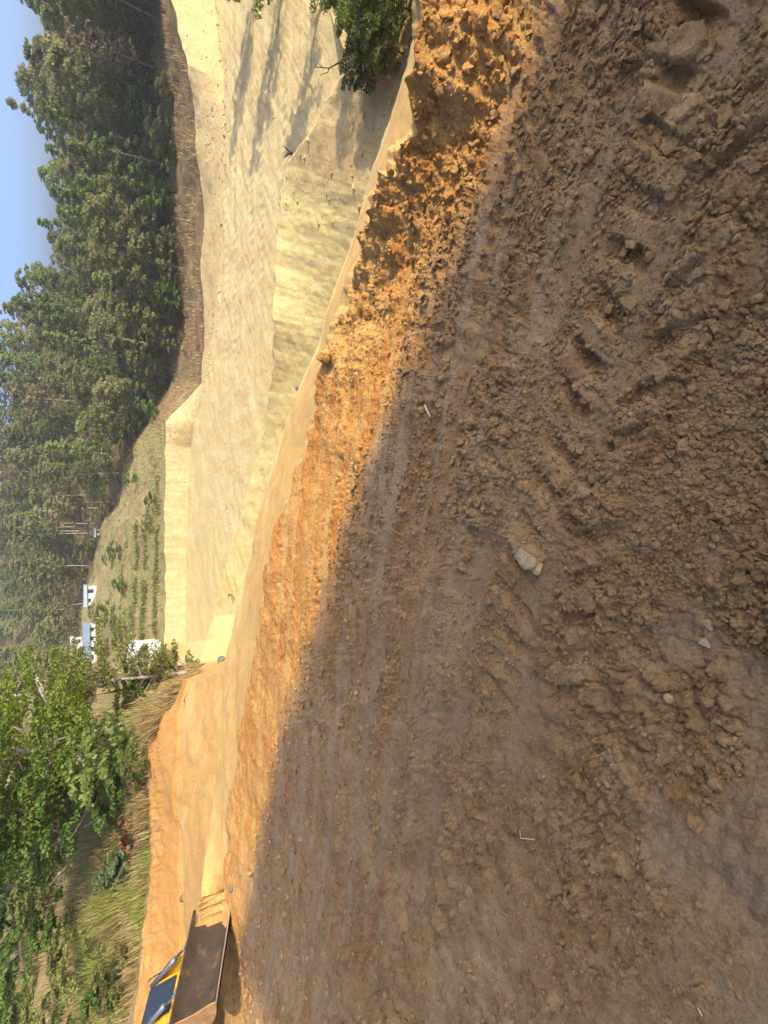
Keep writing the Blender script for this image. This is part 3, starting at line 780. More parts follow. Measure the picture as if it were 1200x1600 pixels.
def crown_mesh(name, mat, seed, H, Rad, base, nclump, per, leaf, shape='round', gap=.0):
    """crown of leaf clumps between base and H; returns mesh and the clump centres"""
    rn = np.random.default_rng(seed); C_ = []; O_ = []; clumps = []
    lean = rn.normal(0, .12, 2)
    for i in range(nclump):
        t = rn.random() ** .85
        z = base + (H - base) * t
        if shape == 'cone': prof = (1 - t) ** .8 * .95 + .12
        elif shape == 'top': prof = math.sin(math.pi * min(1, .25 + t * .72)) ** .6
        else: prof = math.sin(math.pi * (.13 + t * .80)) ** .75
        ang = rn.uniform(0, 6.283); rr = Rad * prof * rn.uniform(.35, 1.05) * (1 + .25 * math.sin(ang * 3 + seed))
        c = np.array([math.cos(ang) * rr + lean[0] * z, math.sin(ang) * rr + lean[1] * z, z])
        cr = Rad * rn.uniform(.15, .32)
        clumps.append(c)
        d = rn.normal(0, 1, (per, 3)); d /= np.linalg.norm(d, axis=1)[:, None]; d[:, 2] = np.abs(d[:, 2]) * .9 - .25
        rad = cr * rn.random((per, 1)) ** .35
        C_.append(c + d * rad * np.array([1, 1, .7])); O_.append(d + np.array([0, 0, .2]))
    v, f = leaf_quads(np.concatenate(C_), np.concatenate(O_), leaf, rn)
    return mesh_np(name, v, f, mat), clumps

def trunk_mesh(name, mat, seed, clumps, H, r0, nlimb=9, bend=.15, lean=(0, 0)):
    rn = random.Random(seed); mb = MB()
    bx, by = rn.uniform(-bend, bend), rn.uniform(-bend, bend)
    cl = np.mean(np.array(clumps), 0) if len(clumps) else np.array([0, 0, H])
    top = Vector((cl[0] * .8, cl[1] * .8, H))
    P = []
    for i in range(6):
        t = i / 5; P.append(Vector((top.x * t + bx * math.sin(t * 3.1), top.y * t + by * math.sin(t * 3.1), top.z * t - .4 * (1 - t))))
    mb.tube(P, [r0 * (1 - .8 * i / 5) for i in range(6)], 6)
    for c in (rn.sample(list(clumps), min(nlimb, len(clumps))) if len(clumps) else []):
        c = Vector(c); t = max(.15, min(.92, (c.z - .25 * (c.xy - top.xy).length) / H)); k = min(4, int(t * 5)); q = P[k].lerp(P[k + 1], t * 5 - k)
        mid = q.lerp(c, .5) + Vector((rn.uniform(-.1, .1), rn.uniform(-.1, .1), -.05 * H * .2))
        mb.tube([q, mid, c], [r0 * .38, r0 * .25, r0 * .1], 4)
    return mb.mesh(name, mat, True)

KINDS = {}
def kind(name, leafmat, bark, seeds, H, Rad, base, ncl, per, leaf, shape='round', r0=.13, nl=9):
    L = []
    for s in seeds:
        rn = random.Random(s); h = H * rn.uniform(.9, 1.1); rd = Rad * rn.uniform(.88, 1.15)
        cm, cl = crown_mesh('crown', leafmat, s, h, rd, base * h, ncl, per, leaf, shape)
        L.append((cm, trunk_mesh('trunk', bark, s, cl, h * .9, r0, nl)))
    KINDS[name] = L
kind('grey', L_GREY, M_BARK, (11, 12, 13, 14, 15), 9.0, 2.9, .10, 95, 62, .18)
kind('mid', L_MID, M_BARKD, (21, 22, 23), 8.0, 2.9, .08, 90, 62, .18)
kind('brown', L_BROWN, M_BARK, (31, 32, 33), 8.0, 2.7, .12, 70, 60, .17)
kind('oak', L_OLIVE, M_BARKD, (81, 82, 83), 8.0, 3.0, .10, 80, 62, .17)
kind('pine', L_MID, M_BARK, (41, 42, 43), 10.5, 2.4, .14, 90, 60, .17, 'cone')
kind('tall', L_GREY, M_BARK, (51, 52, 53), 11, 2.4, .45, 70, 60, .18, 'top', .14)
kind('bush', L_GREEN, M_BARKD, (61, 62, 63), 1.6, 1.1, .05, 30, 110, .055, 'round', .03, 6)
kind('olive', L_OLIVE, M_BARKD, (71, 72, 73), 1.5, 1.1, .05, 30, 110, .052, 'round', .03, 6)

def plant(name, kindname, label, cat, group, p, scale, part=('crown', 'trunk'), idx=None, sz=None):
    v = KINDS[kindname]; cm, tm = v[(idx if idx is not None else random.randrange(len(v))) % len(v)]
    t = empty(name, p, random.uniform(0, 6.283)); t.scale = (scale, scale, scale * (sz or 1))
    tag(t, label, cat, group)
    ob(part[0], cm, t); ob(part[1], tm, t)
    return t

# the wood on the far hill
def forest():
    placed = []; todo = []
    KW = {'grey': 'rounded grey-green tree', 'mid': 'fresh green tree', 'brown': 'brownish thin-leaved tree', 'pine': 'slender pointed tree', 'oak': 'olive broad-crowned tree', 'tall': 'tall bare-stemmed tree'}
    WHERE = [(-40, 'behind the long blue-roofed house'), (-12, 'behind the white shed'), (-7.5, 'behind the upper field edge'), (-2, 'above the bend of the terraced field'), (5, 'above the upper corner of the field'),
             (12, 'where field meets dry grass'), (20, 'above the cut bank nearest the field'), (27, 'above the middle of the cut bank'), (34, 'over the shaded clearing'), (41, 'above the far end of the bank'), (47, 'by the photo edge')]
    n = 0; tries = 0
    while n < 290 and tries < 30000:
        tries += 1
        th = random.uniform(D(-17), D(53)); b = CHAIN.at(np.array([th])); r0 = float(b[10][0][0]); r1 = float(b[12][0][0]) + 4
        u = random.random() ** 1.25
        r = r0 + (r1 - r0) * u
        if th > D(9) and r < 84 and random.random() < .5: continue
        x, y = math.sin(th) * r, math.cos(th) * r
        md = 3.1 + .032 * (r - 60)
        if r < 88: md = 3.6
        if any((x - a) ** 2 + (y - c) ** 2 < md * md for a, c in placed): continue
        placed.append((x, y)); n += 1
        if th < D(5) and r < r0 + 22: k = random.choice(['tall', 'tall', 'tall', 'grey'])
        else: k = random.choice(['grey', 'grey', 'oak', 'mid', 'brown', 'pine', 'oak', 'pine', 'grey'])
        sc = random.uniform(.7, 1.15) * (1 + .0015 * max(0, r - 90))
        row = 'at the wood front' if u < .16 else 'low in the wood' if u < .4 else 'midway up the wood' if u < .72 else 'on the skyline'
        w = [t for a, t in WHERE if math.degrees(th) >= a][-1]
        todo.append([k, (x, y, drop(x, y, False)), sc, (KW[k], row, w)])
    same = {}
    for t in todo: same.setdefault(t[3], []).append(t)
    for key, L in same.items():
        L.sort(key=lambda t: -t[2]); words_ = {1: [''], 2: ['taller ', 'shorter '], 3: ['tallest ', 'middle-sized ', 'shortest ']}.get(len(L))
        for i, t in enumerate(L):
            t.append((words_[i] if words_ else '') + ' '.join(key))
    for k, p, sc, key, lab in todo: plant('forest_tree', k, lab, 'tree', 'trees of the wood on the far hill', p, sc, sz=random.uniform(.82, 1.28))
forest()
def understorey():
    rn = np.random.default_rng(77); n = 1700
    th = rn.uniform(D(-16), D(53), n); b = CHAIN.at(th); r = b[10][0] + 3 + (b[12][0] - b[10][0]) * rn.random(n) ** 1.2
    P, _ = ground_pts(th, r, False); keep = fbm(P[:, 0] * .06, P[:, 1] * .06, 2, 78) > -.35; P = P[keep]; n = len(P); per = 42
    d = rn.normal(0, 1, (n * per, 3)); d /= np.linalg.norm(d, axis=1)[:, None]; d[:, 2] = np.abs(d[:, 2])
    R = np.repeat(rn.uniform(1.2, 2.6, n), per)[:, None] * rn.random((n * per, 1)) ** .3
    c = np.repeat(P, per, 0) + d * R * np.array([1, 1, 1.1])
    v, f = leaf_quads(c, d, .24, rn)
    half = (n // 2) * per
    tag(ob('forest_understorey', mesh_np('forest_understorey', v[:half * 4], f[:half], L_MID)), 'leafy green undergrowth filling the far wood', 'undergrowth', kind='stuff')
    tag(ob('forest_understorey', mesh_np('forest_understorey', v[half * 4:], f[half:] - half * 4, L_BROWN)), 'brownish undergrowth filling the far wood', 'undergrowth', kind='stuff')
understorey()

# ------------------------------------------------------------------ shrubs and grass
def shrub(ix, iy, size, k, label, rmin=11, idx=None, sz=1.0, group=None):
    p = hit(ix, iy, rmin)
    return plant('shrub', k, label, 'shrub', group, p, size, ('foliage', 'stems'), idx, sz)

def one_plant(name, label, cat, p, mat, seed, H, Rad, base, ncl, per, leaf, shape='round', bark=M_BARKD, r0=.03, nl=8, group=None, parts=('foliage', 'stems')):
    cm, cl = crown_mesh(parts[0], mat, seed, H, Rad, base, ncl, per, leaf, shape)
    t = empty(name, p); tag(t, label, cat, group)
    ob(parts[0], cm, t); ob(parts[1], trunk_mesh(parts[1], bark, seed, cl, H * .85, r0, nl), t)
    return t

def blades(name, mat, pts, h, width, seed, spread=.5, per=1, lean=(0, 0)):
    """curved grass blades, one per point"""
    rn = np.random.default_rng(seed); P = np.repeat(np.asarray(pts), per, 0); n = len(P)
    P = P + np.concatenate([rn.normal(0, spread * h * .35, (n, 2)), np.zeros((n, 1))], 1) if per > 1 else P
    a = rn.uniform(0, 6.283, n); hh = h * rn.uniform(.5, 1.2, n); lx = np.cos(a) * spread * hh * rn.random(n) + lean[0] * hh; ly = np.sin(a) * spread * hh * rn.random(n) + lean[1] * hh
    sx, sy = -np.sin(a) * width, np.cos(a) * width; o = np.zeros(n)
    B0 = P - np.stack([sx, sy, o + .02], -1); B1 = P + np.stack([sx, sy, o - .02], -1)
    Mi = P + np.stack([lx * .35, ly * .35, hh * .6], -1); M0 = Mi - np.stack([sx, sy, o], -1) * .8; M1 = Mi + np.stack([sx, sy, o], -1) * .8
    T = P + np.stack([lx, ly, hh], -1)
    v = np.stack([B0, B1, M1, M0, T], 1).reshape(-1, 3); k = np.arange(n)[:, None] * 5
    f = np.concatenate([np.concatenate([k, k + 1, k + 2], 1), np.concatenate([k, k + 2, k + 3], 1), np.concatenate([k + 3, k + 2, k + 4], 1)])
    return mesh_np(name, v, f, mat)

# left bank: what grows there
WEEDS = 'weedy bank above the orange cut'
left = [  # pixel, size, kind, label
    (210, 1260, .75, 'bush', 'low green bush at the foot of the leaning trunk'),
    (205, 1335, .55, 'olive', 'small olive bush right of the russet shrub'),
    (205, 1500, .7, 'olive', 'dull olive bush with a dark underside on the brink of the cut'),
    (190, 1545, .6, 'bush', 'low green bush near the loader arm on the bank'),
    (140, 1470, .8, 'olive', 'yellowish bush halfway up the weedy bank'),
    (160, 1500, .8, 'olive', 'broad yellow-green bush above the loader'),
    (120, 1440, .9, 'bush', 'green bush beside a patch of bare brown earth'),
    (85, 1400, 1.2, 'olive', 'olive thicket in the middle of the weedy bank'),
    (100, 1350, 1.3, 'olive', 'olive thicket under the fallen grey pole'),
    (60, 1440, 1.6, 'bush', 'dark green thicket high on the weedy bank'),
    (60, 1510, 1.3, 'bush', 'green bush at the top left of the weedy bank'),
    (110, 1560, .9, 'olive', 'ragged bush by the photo edge over the loader'),
    (40, 1560, 1.6, 'bush', 'dark thicket at the very edge of the photo'),
    (150, 1590, .7, 'bush', 'small dark bush right above the yellow bonnet'),
    (120, 1300, 1.5, 'olive', 'hazy olive thicket left of the leaning trunk'),
    (60, 1330, 2.2, 'mid2', 'tall pale green thicket behind the leaning trunk'),
    (225, 1225, .6, 'bush', 'dark bush in the shade under the big tree'),
    (232, 1190, .5, 'olive', 'low bush on the lip of the orange cut'),
    (90, 1270, 2.0, 'olive', 'leafy thicket between the big tree and the leaning trunk'),
    (20, 1400, 2.6, 'bush', 'bluish thicket along the upper edge of the bank'),
    (15, 1300, 3.0, 'olive', 'pale hazy thicket at the top of the bank'),
]
for ix, iy, s, k, lab in left:
    shrub(ix, iy, s * .92, 'olive' if k == 'mid2' else k, lab, 14.5)
p = hit(222, 1300, 14); one_plant('russet_shrub', 'russet-leaved shrub on the brink of the cut', 'shrub', p, L_RED, 201, .75, .5, .05, 22, 60, .055)
for q, (ix, iy) in enumerate([(212, 1335), (200, 1350), (188, 1365)]):
    p = hit(ix, iy, 14); one_plant('blue_shrub', ['blue-green shrub nearest the russet one', 'middle one of the three blue-green shrubs', 'palest blue-green shrub, next to the yellow flowers'][q], 'shrub', p, L_BLUE, 210 + q, .75, .5, .05, 24, 70, .05, group='blue-green shrubs on the bank')
p = hit(187, 1388, 14); one_plant('yellow_flower', 'clump of yellow flowers among grass on the bank', 'flowers', p, L_YEL, 220, .5, .28, .25, 9, 16, .05, nl=5)
p = hit(240, 1215, 14); one_plant('dark_shrub', 'dark leafy shrub under the big green tree', 'shrub', p + Vector((0, 2, 0)), L_MID, 222, 2.0, 1.5, .05, 40, 80, .08)

def bank_grass():
    n = 5200
    th = RNG.uniform(D(-50), D(-17), n); b = CHAIN.at(th); r = b[9][0] + .15 + (b[11][0] * 1.15 - b[9][0]) * RNG.random(n) ** 1.4
    P, _ = ground_pts(th, r, False); m_ = fbm(P[:, 0] * .5, P[:, 1] * .5, 3, 120)
    tag(ob('dry_grass', blades('dry_grass', L_DRY, P[m_ > -.25], .36, .013, 1, .8, 4)), 'dry straw-coloured grass over the weedy bank', 'grass', kind='stuff')
    tag(ob('green_grass', blades('green_grass', L_GRASS, P[m_ < -.10], .30, .013, 2, .8, 4)), 'yellow-green grass over the weedy bank', 'grass', kind='stuff')
    # short dry grass under the wood and over the field
    n = 9000
    th = RNG.uniform(D(-16.4), D(52), n); b = CHAIN.at(th); r = b[9][0] + .3 + (b[10][0] + 14 - b[9][0]) * RNG.random(n)
    P, _ = ground_pts(th, r, False); m_ = fbm(P[:, 0] * .12, P[:, 1] * .25, 3, 121)
    tag(ob('hill_grass', blades('hill_grass', L_DRY, P[m_ > -.1], .45, .03, 3, .8, 3)), 'dry grass under the edge of the wood', 'grass', kind='stuff')
    fld = (th < D(10)) & (m_ < .1)
    tag(ob('field_grass', blades('field_grass', L_GRASS, P[fld], .40, .04, 4, .7, 3)), 'green weeds along the field terraces', 'grass', kind='stuff')
bank_grass()
for q, (dr, t0, t1, lab) in enumerate([(3.5, -13, 4, 'green crop row along the lowest terrace'), (9.5, -14, 1, 'green crop row along the second terrace'), (17, -15, -1, 'green crop row along the third terrace'), (26, -15, -3, 'green crop row on the uppermost terrace')]):
    rn = np.random.default_rng(500 + q); n = 900; th = rn.uniform(D(t0), D(t1), n); b = CHAIN.at(th); r = np.minimum(b[9][0] + dr + rn.normal(0, .8, n) + .8 * perlin(th * 9, th * 0 + q, 3), b[10][0] - 1)
    keep = perlin(th * 30, th * 0 + q * 3, 4) > -.25
    P, _ = ground_pts(th[keep], r[keep], False)
    tag(ob('crop_row', blades('crop_row', L_OLIVE, P, .36, .05, 510 + q, .9, 2)), lab, 'crop row', 'crop rows on the field terraces')
def tussock(ix, iy, label, mat, h, n, seed, rad, rmin=12, lean=(0, 0), name='grass_clump'):
    p = hit(ix, iy, rmin); rn = np.random.default_rng(seed); k = int(n)
    a = rn.uniform(0, 6.28, k); rr = rad * rn.random(k) ** .6
    x = p.x + np.cos(a) * rr; y = p.y + np.sin(a) * rr
    z = surf(np.arctan2(x, y), np.hypot(x, y), False)[2]
    me = blades(name, mat, np.stack([x - p.x, y - p.y, np.clip(z - p.z, -.8, .8)], -1)[::2], h, .011, seed, 1.25, 1, lean)
    return tag(ob(name, me, loc=p), label, 'grass clump')
tussock(272, 1080, 'big dry brown grass clump hanging over the end of the bank', L_DRY, .5, 1900, 301, .75, 11, (-.1, -.15))
tussock(262, 1105, 'dry brown grass clump behind the one at the end of the bank', L_DRY, .5, 1400, 302, .7, 11, (-.1, -.1))
tussock(190, 1405, 'tall yellow-green grass clump beside the flowers', L_GRASS, .95, 700, 303, .5, 14)
tussock(185, 1425, 'tall straw grass clump left of the yellow flowers', L_DRY, .9, 700, 304, .5, 14)
tussock(165, 1440, 'bright green grass clump behind the straw one', L_GRASS, .8, 700, 305, .7, 14)
tussock(170, 1520, 'bright yellow-green grass clump above the loader arm', L_GRASS, .8, 700, 306, .7, 14)
tussock(225, 1255, 'straw grass clump on the brink below the leaning trunk', L_DRY, .6, 500, 307, .5, 13)

# leaning forked trunk and poles on the left bank
def bare(name, label, base, limbs, mat, rmin=13, cat='tree'):
    p = hit(*base, rmin); t = empty(name, p); tag(t, label, cat)
    for j, (pts, r0) in enumerate(limbs):
        mb = MB(); n = len(pts); mb.tube(pts, [r0 * (1 - .7 * i / (n - 1)) for i in range(n)], 6)
        mb.build('trunk' if j == 0 else 'limb', mat, t, smooth=True)
    return t
bare('leaning_tree', 'leaning bare forked trunk on the weedy bank', (166, 1270), [([(0, 0, -.3), (-.25, 0, .7), (-.2, .1, 1.3), (.1, .1, 2.2)], .10), ([(-.25, 0, .7), (-.55, .1, 1.3), (-.8, .2, 2.3), (-.9, .2, 3.1)], .07), ([(-.1, .1, .3), (-.5, .3, .9), (-.75, .4, 1.5)], .05)], M_BARK)
bare('fallen_pole', 'short grey broken pole slanting from the weedy bank', (108, 1345), [([(0, 0, -.2), (-.4, 0, .35), (-.75, .1, .6)], .05)], M_BARK, 14, 'pole')

# the big green tree that stands over the end of the bank
def big_tree(name, label, ix, iy, rset, H, Rad, base, seed, ncl, per, leaf, mat, bark=M_BARK, r0=.22, shape='round'):
    d = ray(ix, iy); h = math.hypot(d[0], d[1]); x, y = d[0] / h * rset, d[1] / h * rset
    p = (x, y, drop(x, y, False))
    return one_plant(name, label, 'tree', p, mat, seed, H, Rad, base * H, ncl, per, leaf, shape, bark, r0, 26, parts=('crown', 'trunk'))
big_tree('broadleaf_tree', 'big yellow-green broadleaf tree at the end of the weedy bank', 215, 1130, 21, 6.6, 3.0, .16, 401, 190, 180, .052, L_BRIGHT)
big_tree('broadleaf_tree', 'green broadleaf tree left of the biggest one, with a dark trunk', 225, 1215, 20.5, 6.5, 2.5, .2, 402, 150, 170, .052, L_GREEN, M_BARKD)
big_tree('broadleaf_tree', 'yellowing small tree standing in front of the lower shed', 228, 1062, 24, 5.0, 2.1, .15, 403, 80, 110, .06, L_OLIVE, M_BARK, .12)
big_tree('broadleaf_tree', 'dense green tree behind the big yellow-green one', 190, 1170, 27, 9.0, 3.4, .15, 404, 170, 130, .075, L_BRIGHT)
big_tree('broadleaf_tree', 'hazy pale green tree behind the leaning trunk', 120, 1290, 36, 8.0, 3.4, .1, 405, 140, 90, .10, L_OLIVE)
big_tree('broadleaf_tree', 'dark bluish tree at the upper left above the thickets', 60, 1480, 42, 7.5, 3.6, .1, 406, 140, 90, .11, L_GREEN)
big_tree('broadleaf_tree', 'pale tree by the upper left corner behind the bank', 40, 1380, 46, 8.0, 3.6, .1, 407, 130, 80, .13, L_BLUE)
big_tree('broadleaf_tree', 'leafy tree at the left edge far up the bank', 30, 1570, 44, 7.0, 3.8, .1, 408, 130, 90, .11, L_OLIVE)
big_tree('small_tree', 'young green tree at the tip of the weedy bank above the fill', 262, 1047, 25, 3.4, 1.3, .12, 409, 60, 70, .07, L_MID, M_BARK, .07)
for q, (ix, iy, r_, H) in enumerate([(345, -75, 52, 6.5), (420, -80, 36, 6.0), (375, -90, 44, 6.2)]):
    big_tree('broadleaf_tree', ['roundest', 'tallest', 'slimmest'][q] + ' green tree standing on the pale fill beyond the spur', ix, iy, r_, H, H * .33, .2, 440 + q, 70, 70, .10, L_MID)
# sprout on the trench edge, shrubs at the right on the spur
p = hit(366, 930, 6); one_plant('sprout', 'small green sprout alone on the edge of the sand slope', 'plant', p, L_MID, 410, .42, .26, .05, 12, 30, .035, r0=.012, nl=5)
for q, (ix, iy, H, Rd, mt_, lab) in enumerate([
        (640, 8, 1.0, .6, L_GREEN, 'green leafy shrub at the top edge of the photo on the spur'), (600, -5, 1.25, .6, L_MID, 'tallest dark shrub on the spur, cut by the photo edge'),
        (625, 45, .9, .5, L_BRIGHT, 'bright green shrub in the middle of the spur group'), (632, 82, .8, .5, L_OLIVE, 'wispy olive shrub facing the drop on the spur'),
        (595, 98, .6, .45, L_OLIVE, 'thin pale shrub at the left of the spur group'), (580, 30, .9, .5, L_MID, 'dark shrub at the back of the spur group')]):
    p = hit(ix, iy, 8.3); one_plant('spur_shrub', lab, 'shrub', p, mt_, 420 + q, H * 1.7, Rd * 1.75, .05, 60, 120, .036, group='shrubs on the pale spur', nl=10)
bare('sapling', 'bare dead sapling with a crooked stem left of the spur shrubs', (545, 100), [([(0, 0, -.1), (-.15, 0, .35), (-.35, .1, .6), (-.55, .1, 1.1)], .03), ([(-.35, .1, .6), (-.6, 0, .7), (-.8, 0, .95)], .018), ([(-.45, .1, .8), (-.3, .1, 1.1)], .015)], M_BARKD, 9)
bare('dead_branch', 'pale dead branch standing out of the spur shrubs', (640, 75), [([(0, 0, 0), (-.1, .1, .5), (-.15, .2, 1.0)], .015), ([(-.05, .05, .3), (.2, .1, .8), (.3, .1, 1.1)], .012)], M_STRAW, 8.3, 'branch')
bare('stump', 'dark broken stump on the foot of the spur', (458, 238), [([(0, 0, -.2), (-.2, 0, .3), (-.5, 0, .5)], .12), ([(-.1, 0, .1), (.2, .1, .5)], .08)], M_BARKD, 12, 'stump')
# shrubs and small trees over the field
fieldp = [(215, 745, .8, 'green bush at the upper corner of the field'), (178, 790, 1.2, 'thin crooked tree above the terraces'), (190, 860, .9, 'dark bush on the middle terrace'),
          (178, 870, .9, 'dark round bush below the white shed'), (200, 912, .9, 'darkest bush in the field'), (165, 955, 1.2, 'bush between the white shed and the long house'),
          (180, 960, 1.2, 'broad bush in front of the long house'), (170, 1010, 1.1, 'green bush before the long house wall'), (200, 985, .8, 'low bush above the bare terrace patch'),
          (240, 815, .6, 'low green clump on the lowest terrace'), (245, 780, .6, 'small clump near the brink of the field'), (225, 830, .5, 'strip of green crop on a terrace'), (150, 855, 1.5, 'round dark bush near the small hut'),
          (235, 620, 1.2, 'yellow-green bush where wood and field meet'), (250, 640, 1.0, 'pale green bush on the bank brink by the wood')]
for q, (ix, iy, s, lab) in enumerate(fieldp): shrub(ix, iy, s * 1.5, ['bush', 'olive'][q % 2] if q != 13 else 'olive', lab, 55)

ug = []
for k in range(60):
    th = random.uniform(D(8), D(51)); b = CHAIN.at(np.array([th])); r = float(b[10][0][0]) + random.uniform(-4, 12)
    x, y = math.sin(th) * r, math.cos(th) * r
    kd = random.choice(['olive', 'bush', 'olive']); sz_ = random.uniform(1.0, 2.2)
    o = plant('undergrowth_bush', kd, 'low bush in the undergrowth along the front of the far wood', 'shrub', 'undergrowth along the front of the wood', (x, y, drop(x, y, False)), sz_, ('foliage', 'stems'))
    w = ['where field meets dry grass', 'above the cut bank nearest the field', 'above the middle of the bank', 'over the shaded clearing', 'towards the photo edge'][min(4, int((math.degrees(th) - 8) / 9))]
    dep = 'out on the dry grass' if r < float(b[10][0][0]) else 'just under the trees' if r < float(b[10][0][0]) + 6 else 'deep under the trees'
    ug.append((('olive' if kd == 'olive' else 'green') + ' bush ' + dep + ' ' + w, sz_, o))
ranked(ug)
# ------------------------------------------------------------------ houses
M_WALL = plain('white_render', (.58, .56, .51), .8, 0, .12, 1.5)
M_ROOFB = plain('blue_grey_roof', (.24, .29, .37), .55, 0, .15, 2)
M_ROOFW = plain('pale_sheet_roof', (.50, .52, .55), .5, 0, .15, 2)
M_DARK = plain('dark_opening', (.03, .03, .035), .4)
M_HUT = plain('pinkish_render', (.62, .53, .47), .85, 0, .2, 1.5)
def house(label, ix, iy, rmin, w, dpt, h, rise, wallm, roofm, rz, wins, rset=None):
    p = hit(ix, iy, rmin)
    if rset:
        d = ray(ix, iy); hh = math.hypot(d[0], d[1]); p = Vector((d[0] / hh * rset, d[1] / hh * rset, EYE + d[2] / hh * rset))
    t = empty('house', p, rz); tag(t, label, 'house')
    mb = MB(); mb.box(-w / 2, w / 2, -dpt / 2, dpt / 2, -1.2, h)
    mb.add([(-w / 2, -dpt / 2, h), (-w / 2, dpt / 2, h), (-w / 2, dpt / 2, h + rise - .05), (w / 2, -dpt / 2, h), (w / 2, dpt / 2, h), (w / 2, dpt / 2, h + rise - .05)], [(0, 1, 2), (3, 5, 4), (1, 4, 5, 2)])
    wall = mb.build('wall', wallm, t)
    o = .35; rb = MB()
    a = [(-w / 2 - o, -dpt / 2 - o, h - .02 - rise * o / dpt), (w / 2 + o, -dpt / 2 - o, h - .02 - rise * o / dpt), (w / 2 + o, dpt / 2 + o, h + rise + rise * o / dpt), (-w / 2 - o, dpt / 2 + o, h + rise + rise * o / dpt)]
    rb.add(a + [(x, y, z + .1) for x, y, z in a], [(0, 3, 2, 1), (4, 5, 6, 7), (0, 1, 5, 4), (1, 2, 6, 5), (2, 3, 7, 6), (3, 0, 4, 7)])
    rb.build('roof', roofm, t)
    for x, z0, ww, wh, nm in wins:
        mb = MB(); mb.box(x - ww / 2, x + ww / 2, -dpt / 2 - .04, -dpt / 2 + .03, z0, z0 + wh); mb.build(nm, M_DARK, t)
    return t
house('small white shed with a pale flat roof at the foot of the wood', 146, 930, 60, 4.2, 2.6, 1.3, .4, M_WALL, M_ROOFW, .1, [(1.0, 0, .8, 1.1, 'door'), (-1.0, .5, .8, .5, 'window')])
house('long low house with a blue-grey roof and white walls', 149, 1004, 60, 7.8, 3.4, 1.1, .9, M_WALL, M_ROOFB, .12, [(-2.8, .35, .8, .6, 'window'), (-1.0, 0, .8, .95, 'door'), (1.1, .35, .8, .6, 'window'), (2.9, .35, .8, .6, 'window')])
house('little pinkish hut behind the long house', 126, 1004, 60, 2.6, 2.2, 1.4, .5, M_HUT, M_ROOFW, .2, [(.4, 0, .8, 1.5, 'door')])
house('shed with a pale sheet roof half hidden by the yellowing tree', 230, 1030, 40, 3.9, 3.0, .7, 1.1, M_HUT, M_ROOFW, .1, [(.6, 0, .7, .6, 'door')], 62)
house('tiny pale hut at the upper side of the field', 155, 832, 60, 1.3, 1.1, .7, .2, M_HUT, M_ROOFW, .0, [(.2, 0, .4, .55, 'door')])

